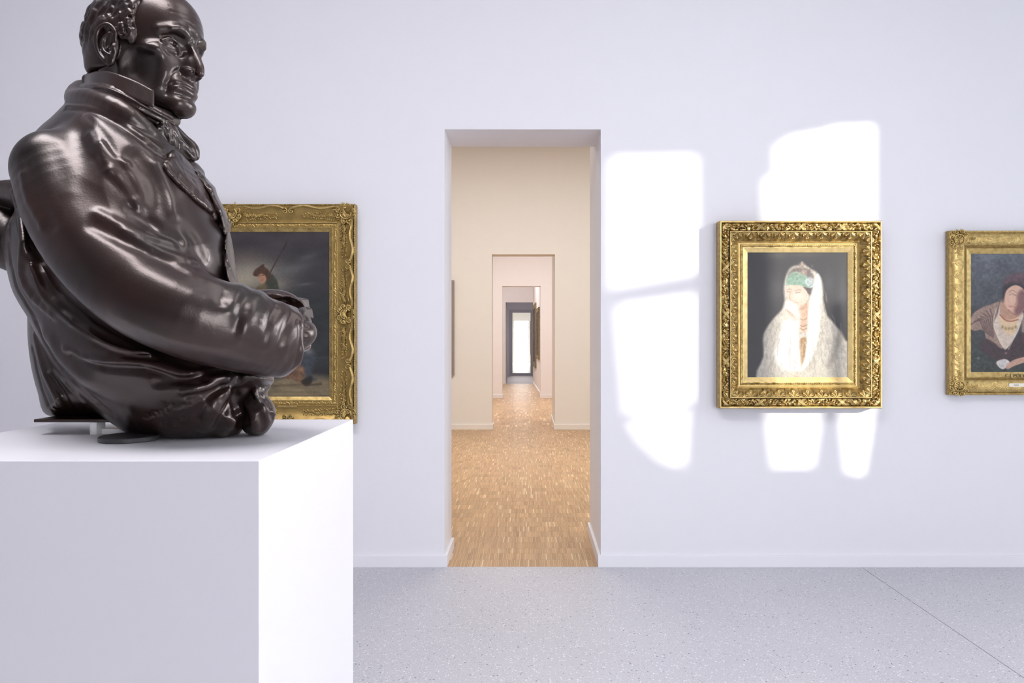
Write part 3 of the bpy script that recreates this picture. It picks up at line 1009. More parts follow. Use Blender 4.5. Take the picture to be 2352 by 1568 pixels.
band('panel_moulding', R3, 0.013, 0.094, h_panel3, M_GOLD_PALE, f3, 0.0017, 44)
band('groove', R3, 0.094, 0.104, lambda s, v, L, k: 0.044 - 0.006 * np.sin(np.clip((v - 0.094) / 0.010, 0, 1) * math.pi), M_BOARD, f3, 2.0, 7)
band('bead_row', R3, 0.104, 0.110, lambda s, v, L, k: beads(s, v, 0.104, 0.110, 0.041, 0.0062, 0.003), M_GOLD_OLD_LT, f3, 0.0014, 6)
band('slip', R3, 0.110, 0.141, lambda s, v, L, k: lerp(0.042, 0.032, (v - 0.110) / 0.031), M_GOLD_PALE, f3, 2.0, 3, False)
for k in range(4):
    (ox, oz), (ax, az), (bx, bz), L = R3.side(k)
    P = lambda s, v: (ox + ax * s + bx * v, oz + az * s + bz * v)
    c = P(0.056, 0.056)
    o = Orn()
    diag = math.atan2(bz + az, bx + ax)
    o.shell(c[0], c[1], 0.061, 0.024, diag + math.pi, 8, 4.6, 0.0036)
    t = np.linspace(0, 2 * math.pi, 30)
    o.tube(np.stack([c[0] + 0.031 * np.cos(t), c[1] + 0.031 * np.sin(t), 0.061 + 0 * t], 1), 0.0048)
    for sg in (-1, 1):
        for da, q, rs in ((0.7, 0.047, 0.014), (1.35, 0.050, 0.016), (2.0, 0.049, 0.015), (2.65, 0.046, 0.014)):
            a = diag + sg * da
            o.scroll(c[0] + q * math.cos(a), c[1] + q * math.sin(a), 0.056, rs, a - 1.2 * sg, 1.2, 0.0042, sg)
        for da in (0.3, 0.75, 1.2, 1.65, 2.1, 2.5, 2.9):
            a = diag + sg * da
            o.leaf(c[0] + 0.040 * math.cos(a), c[1] + 0.040 * math.sin(a), 0.053, 0.028, 0.012, a + 0.3 * sg, 0.005)
    o.build('corner_ornament', M_GOLD_OLD_LT, f3)
    al = math.atan2(az, ax)
    for s0, dr in ((0.105, 0), (L - 0.105, math.pi)):
        p = P(s0, 0.052)
        Orn().spray(p[0], p[1], 0.056, 0.062, al + dr, 5 + k, 0.030).build('leaf_spray', M_GOLD_OLD_LT, f3)
M_PLATE = paint_mat('cream_label', (0.86, 0.82, 0.70), 0.5, 0.02)
M_INK = paint_mat('dark_lettering', (0.07, 0.05, 0.03), 0.6, 0.02)
yb = -0.062
zp0, zp1 = wz(888, yb), wz(880, yb)
xp = wx(2317, yb)
lab = MB().prism([(xp, (zp0 + zp1) / 2), (xp + 0.005, zp1), (xp + 0.30, zp1), (xp + 0.305, (zp0 + zp1) / 2), (xp + 0.30, zp0), (xp + 0.005, zp0)],
                 'y', yb, yb + 0.003).build('name_plate', M_PLATE, f3)
lab['label'] = 'cream name plate with pointed ends'
MB().box(wx(2329, yb), wx(2340, yb), yb - 0.0006, yb + 0.001, wz(884.6, yb), wz(883.4, yb)).build('name_plate_lettering', M_INK, f3)
text_mesh('inscription', 'C.J. POLYRIES', 0.030, wx(2308, -0.038), wz(866, -0.043), -0.0432, M_INK, f3)
# ------------------------------------------------------------------ the painted canvases
def vnoise(h, w, cell, seed, sx=1.0):
    """smooth value noise 0..1; cell in pixels, sx stretches it sideways"""
    r = np.random.default_rng(seed)
    gy, gx = int(h / cell) + 3, int(w / (cell * sx)) + 3
    g = r.random((gy, gx))
    y = np.arange(h)[:, None] / cell
    x = np.arange(w)[None, :] / (cell * sx)
    y0, x0 = y.astype(int), x.astype(int)
    fy, fx = y - y0, x - x0
    fy, fx = fy * fy * (3 - 2 * fy), fx * fx * (3 - 2 * fx)
    return (g[y0, x0] * (1 - fy) * (1 - fx) + g[y0 + 1, x0] * fy * (1 - fx) + g[y0, x0 + 1] * (1 - fy) * fx + g[y0 + 1, x0 + 1] * fy * fx)


class Picture:
    """a canvas painted with soft-edged shapes; (ox, oy, k) turns drawing coordinates into pixels of the canvas"""
    def __init__(self, w, h, ox, oy, k):
        self.w, self.h, self.o, self.k = w, h, (ox, oy), k
        self.a = np.zeros((h, w, 3))
        self.Y, self.X = np.mgrid[0:h, 0:w].astype(float)
        self.seed = 1

    def curve(self, p, closed):
        """rounded outline through the points"""
        p = np.asarray(p, float)
        n = len(p)
        if n < 3:
            return p
        q = np.vstack([p[-1], p, p[0], p[1]]) if closed else np.vstack([2 * p[0] - p[1], p, 2 * p[-1] - p[-2]])
        t = np.linspace(0, 1, 4, endpoint=False)[:, None]
        out = [0.5 * (2 * b + (c - a) * t + (2 * a - 5 * b + 4 * c - d) * t * t + (3 * b - a - 3 * c + d) * t ** 3)
               for a, b, c, d in zip(q[:-3], q[1:-2], q[2:-1], q[3:])]
        return np.vstack(out + ([] if closed else [p[-1:]]))

    def pt(self, p):
        return np.array([((x - self.o[0]) * self.k, (y - self.o[1]) * self.k) for x, y in p])

    def mix(self, m, col, tex=0.0, cell=5, sx=1.0):
        c = np.array(col) / 255.0
        if tex:
            self.seed += 1
            n = vnoise(self.h, self.w, cell, self.seed, sx) + 0.5 * vnoise(self.h, self.w, cell * 0.4, self.seed + 50, sx) - 0.75
            c = np.clip(c * (1 + tex * n[..., None]), 0, 1)
        self.a = self.a * (1 - m[..., None]) + c * m[..., None]

    def poly(self, p, col, soft=2.0, op=1.0, tex=0.0, cell=5, sx=1.0):
        p = self.pt(self.curve(p, True))
        d = np.full(self.X.shape, 1e9)
        ins = np.zeros(self.X.shape, bool)
        for (x0, y0), (x1, y1) in zip(p, np.roll(p, -1, 0)):
            dx, dy = x1 - x0, y1 - y0
            t = np.clip(((self.X - x0) * dx + (self.Y - y0) * dy) / (dx * dx + dy * dy + 1e-9), 0, 1)
            d = np.minimum(d, (self.X - x0 - t * dx) ** 2 + (self.Y - y0 - t * dy) ** 2)
            if y0 != y1:
                ins ^= ((y0 > self.Y) != (y1 > self.Y)) & (self.X < dx * (self.Y - y0) / (y1 - y0) + x0)
        d = np.where(ins, 1, -1) * np.sqrt(d)
        self.mix(np.clip(0.5 + d / (2 * soft * self.k), 0, 1) * op, col, tex, cell, sx)

    def line(self, p, wid, col, soft=1.0, op=1.0):
        p = self.pt(self.curve(p, False))
        d = np.full(self.X.shape, 1e9)
        for (x0, y0), (x1, y1) in zip(p[:-1], p[1:]):
            dx, dy = x1 - x0, y1 - y0
            t = np.clip(((self.X - x0) * dx + (self.Y - y0) * dy) / (dx * dx + dy * dy + 1e-9), 0, 1)
            d = np.minimum(d, (self.X - x0 - t * dx) ** 2 + (self.Y - y0 - t * dy) ** 2)
        self.mix(np.clip(0.5 + (wid * self.k / 2 - np.sqrt(d)) / (2 * soft * self.k), 0, 1) * op, col)

    def blob(self, x, y, rx, ry, col, op=1.0, ang=0.0):
        (x, y), = self.pt([(x, y)])
        X, Y = self.X - x, self.Y - y
        c, s = math.cos(ang), math.sin(ang)
        q = ((X * c + Y * s) / (rx * self.k)) ** 2 + ((-X * s + Y * c) / (ry * self.k)) ** 2
        self.mix(np.exp(-q * 1.6) * op, col)

    def grain(self, amt, cell, sx=1.0):
        self.seed += 1
        n = vnoise(self.h, self.w, cell, self.seed + 900, sx) - 0.5
        self.a = np.clip(self.a * (1 + amt * n[..., None]), 0, 1)

    def hang(self, name, x0, x1, z0, z1, y, parent, mat, gain=1.0):
        lin = np.where(self.a <= 0.04045, self.a / 12.92, ((self.a + 0.055) / 1.055) ** 2.4) * gain
        X = np.linspace(x0, x1, self.w)[None, :] + 0 * self.Y
        Z = np.linspace(z1, z0, self.h)[:, None] + 0 * self.Y
        V = np.stack([X, np.full_like(X, y), Z], -1).reshape(-1, 3)
        i = np.arange(self.h * self.w).reshape(self.h, self.w)
        Q = np.stack([i[:-1, :-1], i[1:, :-1], i[1:, 1:], i[:-1, 1:]], -1).reshape(-1, 4)
        o = mesh_obj(name, V, Q, mat, parent, True, colors=np.clip(lin, 0, 1).reshape(-1, 3))
        return o


def stretcher(R, v, parent):
    MB().box(R.x0 + v - 0.004, R.x1 - v + 0.004, -0.024, -0.004, R.z0 + v - 0.004, R.z1 - v + 0.004).build('stretcher', M_INK, parent)


# -- white-veiled woman
rr0 = random.Random(12)
x0, x1, z0, z1 = R2.x0 + 0.183, R2.x1 - 0.183, R2.z0 + 0.183, R2.z1 - 0.183
pc = Picture(290, 364, 90, 84, 290 / 1078.0)
pc.a[:] = np.array((44, 42, 44)) / 255.0
pc.grain(0.25, 60)
pc.blob(400, 110, 160, 60, (96, 90, 80), 0.6)
pc.blob(700, 110, 240, 40, (84, 78, 72), 0.5)
pc.blob(400, 480, 130, 200, (88, 86, 86), 0.65)
pc.blob(1110, 560, 70, 340, (92, 92, 98), 0.6)
pc.blob(960, 420, 90, 180, (84, 82, 84), 0.5)
veil = [(250, 1480), (265, 1200), (262, 1000), (300, 900), (380, 790), (470, 690), (490, 600), (482, 480), (500, 360), (540, 270),
        (590, 235), (650, 225), (675, 190), (700, 215), (760, 260), (830, 300), (880, 370), (900, 480), (905, 600), (930, 740),
        (1000, 830), (1080, 930), (1140, 1030), (1190, 1080), (1190, 1480)]
pc.poly(veil, (214, 207, 192), 14, 0.96, 0.16, 9, 0.5)
pc.poly([(540, 300), (600, 255), (700, 250), (790, 310), (800, 450), (770, 560), (560, 430), (515, 420)], (112, 100, 96), 14, 0.85, 0.3)
pc.poly([(508, 400), (530, 340), (600, 296), (700, 320), (760, 390), (815, 430), (760, 474), (650, 452), (560, 446), (512, 452)], (142, 178, 156), 7, 0.9, 0.2, 6)
pc.poly([(700, 400), (760, 350), (815, 400), (812, 455), (760, 470)], (196, 206, 204), 8, 0.8, 0.3)
for q in range(40):
    pc.blob(rr0.uniform(610, 800), rr0.uniform(235, 340), rr0.uniform(7, 16), rr0.uniform(7, 14), rr0.choice([(200, 176, 160), (90, 78, 76), (170, 150, 132), (226, 214, 200)]), 0.55)
pc.blob(690, 300, 34, 40, (190, 160, 146), 0.85)
pc.blob(665, 225, 40, 34, (150, 128, 112), 0.7)
pc.poly([(514, 448), (520, 540), (538, 616), (580, 650), (640, 705), (700, 684), (738, 600), (744, 520), (690, 456), (600, 440)], (232, 206, 184), 6, 0.97, 0.05)
pc.blob(640, 560, 70, 60, (246, 228, 212), 0.8)
pc.poly([(690, 458), (765, 474), (802, 450), (792, 524), (745, 536), (722, 500)], (84, 72, 74), 6, 0.8, 0.3)
pc.poly([(635, 690), (740, 640), (735, 800), (716, 930), (668, 930), (640, 780)], (214, 178, 148), 8, 0.95, 0.08)
for p, wd in (([(518, 492), (545, 482), (566, 490)], 8), ([(602, 500), (640, 490), (668, 502)], 8), ([(520, 512), (548, 512)], 12), ([(612, 520), (655, 518)], 12)):
    pc.line(p, wd * 0.8, (120, 94, 82), 5, 0.5)
pc.line([(556, 520), (544, 570), (556, 600), (580, 604)], 7, (180, 142, 120), 4, 0.7)
pc.line([(580, 630), (606, 622), (630, 634)], 8, (198, 140, 124), 5, 0.6)
pc.line([(650, 700), (700, 682), (736, 610)], 10, (176, 136, 112), 6, 0.6)
for yy in (800, 868, 905):
    pc.line([(655, yy), (690, yy + 14), (724, yy - 4)], 7, (128, 100, 70), 3, 0.7)
pc.blob(736, 640, 9, 26, (230, 200, 150), 0.8)
pc.poly([(650, 1030), (722, 1010), (710, 1180), (672, 1340), (655, 1200)], (172, 132, 84), 8, 0.9, 0.15)
# veil falls: left arm, hand and the bright right fall
pc.poly([(495, 640), (560, 620), (620, 670), (655, 770), (640, 900), (640, 1010), (660, 1200), (660, 1350), (560, 1370), (420, 1300), (380, 1150), (440, 1000), (470, 880)],
        (250, 247, 240), 26, 0.95, 0.10, 7, 0.5)
pc.poly([(470, 720), (520, 690), (580, 730), (640, 790), (600, 830), (540, 800), (490, 820)], (232, 206, 184), 8, 0.7, 0.1)
for q in range(4):
    pc.line([(500 + 16 * q, 700 + 20 * q), (560 + 14 * q, 735 + 16 * q)], 6, (176, 148, 128), 4, 0.6)
pc.poly([(768, 560), (800, 430), (835, 320), (876, 390), (880, 560), (866, 760), (850, 980), (790, 1200), (690, 1350), (664, 1340), (720, 1180), (742, 900), (748, 700)],
        (252, 250, 244), 14, 0.96, 0.08, 7, 0.4)
pc.poly([(560, 1370), (700, 1340), (900, 1260), (1080, 1290), (1170, 1440), (1170, 1480), (420, 1480)], (216, 208, 190), 24, 0.7, 0.14, 8)
pc.poly([(520, 1392), (590, 1376), (660, 1400), (695, 1450), (640, 1462), (560, 1440)], (236, 214, 190), 7, 0.8, 0.08)
for q in range(3):
    pc.line([(560 + 30 * q, 1392 + 10 * q), (620 + 26 * q, 1446)], 5, (170, 142, 118), 4, 0.6)
rr = random.Random(4)
for q in range(70):     # folds of the veil
    bx = rr.uniform(280, 1130)
    by = rr.uniform(760 if bx < 450 or bx > 950 else 1000, 1300)
    dxs = (bx - 690) * 0.10
    ln = rr.uniform(60, 190)
    c = rr.choice([(244, 240, 228), (160, 150, 134), (176, 166, 148), (232, 226, 212)])
    pc.line([(bx, by), (bx + dxs * 0.6 + rr.uniform(-16, 16), by + ln * 0.5), (bx + dxs, by + ln)], rr.uniform(4, 13), c, 7, rr.uniform(0.25, 0.6))
for q in range(26):
    bx = rr.uniform(850, 930)
    by = rr.uniform(420, 980)
    pc.line([(bx, by), (bx + 14, by + rr.uniform(50, 130))], rr.uniform(4, 9), rr.choice([(170, 160, 144), (226, 220, 206)]), 5, 0.45)
pc.line([(1075, 960), (1040, 1120), (960, 1300)], 50, (140, 132, 118), 26, 0.55)
pc.grain(0.10, 2)
stretcher(R2, 0.183, f2)
pc.hang('canvas', x0, x1, z0, z1, -0.029, f2, M_CANVAS, 0.62)

# -- figure with a pole under a stormy sky (its left part is behind the bust)
x0, x1, z0, z1 = R1.x0 + 0.163, R1.x1 - 0.163, R1.z0 + 0.166, R1.z1 - 0.163
# drawing units: photo pixels (the canvas spans px 330..757, py 532..909 at its depth)
kx = F / (D - 0.03)
cpx0, cpx1 = VPX + x0 * kx, VPX + x1 * kx
cpy0, cpy1 = VPY - (z1 - EYE) * kx, VPY - (z0 - EYE) * kx
pc = Picture(int((cpx1 - cpx0) * 1.0), int((cpy1 - cpy0) * 1.0), cpx0, cpy0, 1.0)
g = np.linspace(0, 1, pc.h)[:, None, None]
pc.a[:] = (np.array((54, 50, 53)) * (1 - g) + np.array((40, 42, 44)) * g) / 255.0
pc.grain(0.30, 40, 2.0)
pc.grain(0.18, 14, 2.6)
pc.blob(560, 590, 70, 26, (78, 70, 66), 0.7)
pc.blob(560, 640, 80, 42, (146, 138, 118), 0.9)
pc.blob(590, 622, 90, 30, (136, 130, 116), 0.6)
pc.blob(640, 660, 40, 26, (138, 130, 116), 0.7)
pc.blob(668, 618, 60, 15, (86, 88, 88), 0.7, -0.25)
pc.blob(705, 590, 34, 10, (80, 82, 84), 0.55, -0.3)
pc.blob(700, 652, 22, 4, (92, 94, 96), 0.6, -0.12)
pc.poly([(640, 676), (690, 668), (760, 690), (760, 830), (600, 830)], (42, 45, 45), 16, 0.8, 0.25, 9, 2.0)
pc.poly([(300, 868), (560, 862), (757, 866), (760, 912), (300, 912)], (112, 100, 76), 9, 0.95, 0.25, 7, 3.0)
pc.line([(560, 886), (690, 882), (735, 880)], 3, (66, 56, 42), 3, 0.7)
pc.line([(560, 898), (730, 899)], 2.5, (82, 72, 54), 3, 0.6)
pc.line([(640, 822), (757, 820)], 2, (66, 68, 68), 2, 0.6)
pc.line([(618, 628), (634, 598), (652, 566), (660, 550)], 3.2, (52, 42, 36), 0.8, 0.95)
pc.line([(650, 572), (656, 560)], 5, (46, 38, 34), 1, 0.9)
pc.poly([(586, 672), (590, 660), (606, 652), (614, 628), (622, 628), (634, 642), (641, 668), (646, 700), (588, 700)], (50, 53, 43), 2.5, 0.97, 0.25, 5)
pc.poly([(588, 662), (604, 650), (612, 660), (600, 674), (586, 676)], (92, 78, 52), 2.5, 0.8, 0.2, 4)
pc.poly([(588, 628), (607, 626), (613, 638), (602, 651), (594, 644)], (146, 110, 86), 1.6, 0.97, 0.12, 4)
pc.poly([(580, 630), (584, 620), (594, 612), (604, 606), (607, 613), (616, 620), (620, 634), (613, 646), (608, 632), (598, 628), (588, 634)], (64, 44, 34), 1.5, 0.98, 0.25, 4)
pc.line([(591, 634), (596, 632)], 1.5, (70, 48, 40), 0.8, 0.8)
pc.line([(600, 632), (605, 631)], 1.5, (70, 48, 40), 0.8, 0.8)
pc.line([(597, 643), (602, 642)], 1.5, (110, 60, 50), 0.8, 0.8)
# robe, bundle, legs and boots
pc.poly([(560, 700), (660, 690), (690, 740), (704, 800), (690, 850), (600, 870), (540, 830)], (48, 50, 50), 8, 0.9, 0.3, 7)
pc.poly([(694, 806), (706, 796), (720, 806), (724, 824), (714, 858), (726, 870), (696, 874)], (58, 62, 68), 4, 0.9, 0.25, 5)
pc.blob(708, 806, 11, 9, (112, 110, 108), 0.8)
pc.poly([(640, 850), (680, 836), (694, 842), (700, 860), (692, 878), (664, 868), (640, 866)], (100, 74, 56), 3, 0.9, 0.3, 5)
pc.blob(690, 846, 9, 7, (138, 110, 84), 0.7)
pc.poly([(690, 874), (710, 862), (716, 866), (712, 880), (700, 884)], (40, 34, 30), 2, 0.9)
pc.line([(700, 884), (736, 880)], 3, (60, 50, 38), 2, 0.8)
pc.poly([(330, 760), (420, 700), (470, 730), (500, 800), (500, 880), (340, 890)], (56, 54, 46), 16, 0.7, 0.3, 9)
pc.grain(0.12, 2)
stretcher(R1, 0.166, f1)
pc.hang('canvas', x0, x1, z0, z1, -0.031, f1, M_CANVAS, 1.2)

# -- woman in a striped blouse
x0, x1, z0, z1 = R3.x0 + 0.137, R3.x1 - 0.137, R3.z0 + 0.137, R3.z1 - 0.137
kx = F / (D - 0.029)
c0, c1 = VPX + x0 * kx, VPX + x1 * kx
d0, d1 = VPY - (z1 - EYE) * kx, VPY - (z0 - EYE) * kx
zk = 3.647
pc = Picture(int((c1 - c0) * 1.25), int((d1 - d0) * 1.25), (c0 - 2140) * zk, (d0 - 500) * zk, 1.25 / zk)
g = np.linspace(0, 1, pc.h)[:, None, None]
pc.a[:] = (np.array((90, 95, 102)) * (1 - g) ** 1.5 + np.array((56, 58, 59)) * (1 - (1 - g) ** 1.5)) / 255.0
pc.grain(0.18, 34, 1.4)
pc.grain(0.22, 7, 1.1)
pc.grain(0.16, 2.5, 1.3)
rr = random.Random(8)
for q in range(150):
    bx, by = rr.uniform(300, 1150), rr.uniform(280, 640)
    pc.line([(bx, by), (bx + rr.uniform(10, 34), by + rr.uniform(-10, 6))], 2.5, rr.choice([(122, 126, 136), (52, 54, 62)]), 2, 0.30)
pc.poly([(300, 1010), (420, 1060), (560, 1190), (760, 1240), (900, 1180), (1150, 1100), (1150, 1330), (300, 1330)], (56, 62, 58), 20, 0.9, 0.4, 6)
pc.blob(392, 1172, 15, 15, (112, 118, 114), 0.8)
pc.poly([(318, 880), (350, 800), (420, 750), (500, 722), (566, 704), (545, 800), (560, 960), (600, 1090), (470, 1030), (432, 940), (340, 940)], (150, 126, 112), 5, 0.95, 0.2, 5)
for q in range(7):
    pc.line([(330 + q * 26, 890 - q * 22), (400 + q * 18, 860 - q * 4), (440 + q * 12, 950 + q * 8)], 9, (78, 60, 60), 5, 0.75)
pc.poly([(760, 820), (850, 800), (960, 860), (1000, 1000), (900, 1100), (770, 1100)], (150, 126, 112), 5, 0.9, 0.2, 5)
for q in range(6):
    pc.line([(780 + q * 34, 820 + q * 8), (790 + q * 30, 1080)], 9, (78, 60, 60), 5, 0.7)
pc.poly([(440, 1010), (520, 1040), (600, 1100), (700, 1000), (770, 960), (800, 1150), (620, 1190), (520, 1180), (400, 1090)], (64, 50, 52), 6, 0.92, 0.25, 6)
pc.poly([(516, 900), (545, 820), (580, 700), (640, 690), (760, 780), (752, 860), (716, 960), (640, 1080), (606, 1090), (560, 1020)], (206, 190, 172), 5, 0.96, 0.14, 6)
pc.poly([(566, 830), (640, 780), (730, 800), (716, 880), (680, 970), (610, 960)], (212, 184, 146), 5, 0.9, 0.06)
pc.poly([(570, 780), (580, 690), (640, 650), (740, 740), (730, 820), (660, 850), (600, 836)], (176, 136, 114), 5, 0.95, 0.08)
pc.line([(572, 810), (610, 850), (660, 864), (720, 850)], 11, (150, 84, 70), 4, 0.85)
for q in range(5):
    pc.blob(590 + q * 28, 912 + (12 if 0 < q < 4 else 0), 15, 17, (138, 116, 74), 0.8)
pc.line([(540, 760), (516, 880), (560, 1010), (612, 1100)], 6, (212, 200, 190), 3, 0.7)
pc.line([(760, 830), (700, 980), (640, 1100)], 6, (200, 188, 178), 3, 0.7)
pc.poly([(590, 600), (620, 520), (700, 490), (790, 520), (850, 640), (830, 760), (770, 740), (700, 600), (620, 660), (590, 700)], (50, 45, 50), 14, 0.95, 0.25, 6)
pc.poly([(600, 560), (624, 500), (700, 462), (800, 470), (860, 540), (820, 580), (740, 548), (660, 546)], (98, 74, 80), 18, 0.85, 0.3, 7)
pc.poly([(612, 640), (640, 590), (700, 562), (760, 590), (800, 660), (790, 740), (740, 800), (690, 804), (640, 770), (612, 720)], (206, 168, 146), 5, 0.97, 0.03)
pc.poly([(716, 640), (760, 600), (808, 660), (796, 740), (742, 802), (700, 806), (690, 770), (712, 720)], (112, 78, 78), 16, 0.85, 0.05)
for p, wd in (([(648, 622), (672, 606), (704, 622)], 7), ([(652, 644), (676, 636), (700, 648)], 13), ([(738, 632), (774, 636)], 9)):
    pc.line(p, wd * 0.75, (104, 76, 70), 5, 0.55)
pc.line([(714, 650), (716, 700), (690, 728)], 7, (168, 122, 104), 4, 0.75)
pc.line([(650, 742), (676, 740), (700, 750)], 10, (166, 104, 94), 5, 0.7)
pc.line([(640, 770), (700, 806), (760, 780)], 9, (130, 92, 84), 6, 0.6)
pc.poly([(540, 1204), (600, 1178), (640, 1190), (650, 1220), (604, 1262), (566, 1250)], (198, 192, 186), 4, 0.95, 0.2, 4)
pc.poly([(618, 1246), (660, 1200), (740, 1168), (860, 1150), (900, 1170), (800, 1200), (690, 1236), (640, 1262)], (190, 150, 128), 4, 0.96, 0.1)
pc.blob(668, 660, 34, 44, (220, 184, 160), 0.5)
pc.blob(620, 1130, 14, 12, (150, 120, 122), 0.8)
pc.grain(0.07, 2)
stretcher(R3, 0.137, f3)
pc.hang('canvas', x0, x1, z0, z1, -0.029, f3, M_CANVAS, 1.0)
# ------------------------------------------------------------------ bronze bust, modelled as distance fields and skinned
import openvdb


def P(px, py, d):
    return np.array([(px - VPX) / F * d, d - D, EYE - (py - VPY) / F * d])


def smin(a, b, k):
    h = np.clip(0.5 + 0.5 * (b - a) / k, 0, 1)
    return b + (a - b) * h - k * h * (1 - h)


def spline(pts, n=6):
    """Catmull-Rom through the points"""
    p = np.asarray(pts, float)
    if len(p) < 3:
        return np.linspace(p[0], p[-1], n + 1)
    q = np.vstack([2 * p[0] - p[1], p, 2 * p[-1] - p[-2]])
    out = []
    for i in range(1, len(q) - 2):
        for t in np.linspace(0, 1, n, endpoint=False):
            a, b, c, d = q[i - 1], q[i], q[i + 1], q[i + 2]
            out.append(0.5 * (2 * b + (c - a) * t + (2 * a - 5 * b + 4 * c - d) * t * t + (3 * b - a - 3 * c + d) * t ** 3))
    out.append(p[-1])
    return np.array(out)


def sheet(vol, top, bot, r, n=5, k=3.0):
    """a band of cloth between two edges given as (px, py, dist)"""
    for t in np.linspace(0, 1, n):
        vol.tubes([(a[0] + (b[0] - a[0]) * t, a[1] + (b[1] - a[1]) * t, a[2] + (b[2] - a[2]) * t, r) for a, b in zip(top, bot)], k=k)


class Vol:
    """a block of clay: a distance field on a grid; rot, org, s place it in the room"""
    def __init__(self, lo, hi, h, rot=None, org=None, s=1.0):
        self.lo, self.h = np.asarray(lo, float), h
        self.n = np.ceil((np.asarray(hi, float) - self.lo) / h).astype(int) + 1
        self.D = np.full(self.n, 0.2, np.float32)
        self.ax = [(self.lo[i] + h * np.arange(self.n[i])).astype(np.float32) for i in range(3)]
        self.R = np.eye(3) if rot is None else rot
        self.o = np.zeros(3) if org is None else np.asarray(org, float)
        self.s = s

    def win(self, lo, hi):
        sl = []
        for i in range(3):
            a = int(np.clip(math.floor((lo[i] - self.lo[i]) / self.h), 0, self.n[i]))
            b = int(np.clip(math.ceil((hi[i] - self.lo[i]) / self.h) + 1, 0, self.n[i]))
            sl.append(slice(a, b))
        sl = tuple(sl)
        g = (self.ax[0][sl[0]][:, None, None], self.ax[1][sl[1]][None, :, None], self.ax[2][sl[2]][None, None, :])
        return sl, g

    def put(self, sl, d, mode, k):
        c = self.D[sl]
        if mode == '+':
            self.D[sl] = smin(c, d, k)
        elif mode == '-':
            self.D[sl] = -smin(-c, d, k)
        elif mode == '&':
            self.D[sl] = -smin(-c, -d, k)

    def ell(self, c, r, mode='+', k=0.01, rot=None):
        c, r = np.asarray(c, float), np.broadcast_to(np.asarray(r, float), (3,))
        m = r.max() + 2 * k + 3 * self.h
        sl, g = self.win(c - m, c + m)
        q = [g[i] - np.float32(c[i]) for i in range(3)]
        if rot is not None:
            q = [q[0] * np.float32(rot[0][i]) + q[1] * np.float32(rot[1][i]) + q[2] * np.float32(rot[2][i]) for i in range(3)]
        k0 = np.sqrt(sum((q[i] / np.float32(r[i])) ** 2 for i in range(3)))
        k1 = np.sqrt(sum((q[i] / np.float32(r[i] ** 2)) ** 2 for i in range(3))) + 1e-6
        self.put(sl, k0 * (k0 - 1) / k1, mode, k)
        return self

    def _poly(self, g, pts, rad=None, sq=None):
        best = None
        for i in range(len(pts) - 1):
            a, b = pts[i], pts[i + 1]
            ab = b - a
            w = (1.0, 1.0, 1.0) if sq is None else sq
            q = [(g[j] - np.float32(a[j])) * np.float32(w[j]) for j in range(3)]
            e = ab * np.asarray(w)
            t = np.clip((q[0] * np.float32(e[0]) + q[1] * np.float32(e[1]) + q[2] * np.float32(e[2])) / np.float32(e @ e + 1e-12), 0, 1)
            d = np.sqrt(sum((q[j] - t * np.float32(e[j])) ** 2 for j in range(3)))
            if rad is not None:
                d = d - (np.float32(rad[i]) + t * np.float32(rad[i + 1] - rad[i]))
            best = d if best is None else np.minimum(best, d)
        return best

    def tube(self, pts, rad, mode='+', k=0.01, sq=None, smooth=0):
        pts = np.asarray(pts, float)
        rad = np.broadcast_to(np.asarray(rad, float), (len(pts),))
        if smooth:
            z = spline(np.column_stack([pts, rad]), smooth)
            pts, rad = z[:, :3], z[:, 3]
        f = 1.0 if sq is None else 1.0 / min(sq)
        m = rad.max() * f + 2 * k + 3 * self.h
        sl, g = self.win(pts.min(0) - m, pts.max(0) + m)
        self.put(sl, self._poly(g, pts, rad, sq), mode, k)
        return self

    def stroke(self, pts, w, a, smooth=4):
        """raise (a > 0) or press in (a < 0) the surface along a path"""
        pts = spline(pts, smooth) if smooth else np.asarray(pts, float)
        m = 2.4 * w
        sl, g = self.win(pts.min(0) - m, pts.max(0) + m)
        if 0 in self.D[sl].shape:
            return self
        d = self._poly(g, pts)
        t = np.float32(a) * np.exp(-(d / np.float32(w)) ** 2)
        self.D[sl] -= t
        return self

    # -- photo-facing helpers: find the surface along a line of sight
    def to_local(self, p):
        return (self.R.T @ (np.asarray(p, float) - self.o)) / self.s

    def hit(self, px, py, d0=1.2, d1=2.2):
        t = np.arange(d0, d1, self.h * self.s * 0.5)
        w = np.stack([(px - VPX) / F * t, t - D, EYE - (py - VPY) / F * t], 1)
        l = ((w - self.o) @ self.R) / self.s
        i = np.round((l - self.lo) / self.h).astype(int)
        ok = ((i >= 0) & (i < self.n)).all(1)
        i = np.clip(i, 0, self.n - 1)
        v = np.where(ok, self.D[i[:, 0], i[:, 1], i[:, 2]], 1.0)
        j = np.argmax(v < 0)
        return (t[j], l[j]) if v[j] < 0 else None

    def draw(self, path, w, a, n=5):
        """stroke along a path of photo pixels, w and a in pixels"""
        pts = []
        for px, py in spline(path, n):
            hv = self.hit(px, py)
            if hv is not None:
                pts.append((hv[0], hv[1]))
        if len(pts) < 2:
            return self
        d = np.median([q[0] for q in pts])
        # ease jumps of depth where the path runs over an edge
        loc = np.array([q[1] for q in pts])
        u = d / F / self.s
        return self.stroke(loc, w * u, a * u, 0)

    def tubes(self, path, mode='+', k=6.0, sq=None, smooth=4):
        """tube through (px, py, dist, radius px)"""
        p = np.asarray(path, float)
        pts = np.array([self.to_local(P(a, b, c)) for a, b, c, _ in p])
        u = p[:, 2] / F / self.s
        return self.tube(pts, p[:, 3] * u, mode, k * u.mean(), sq, smooth)

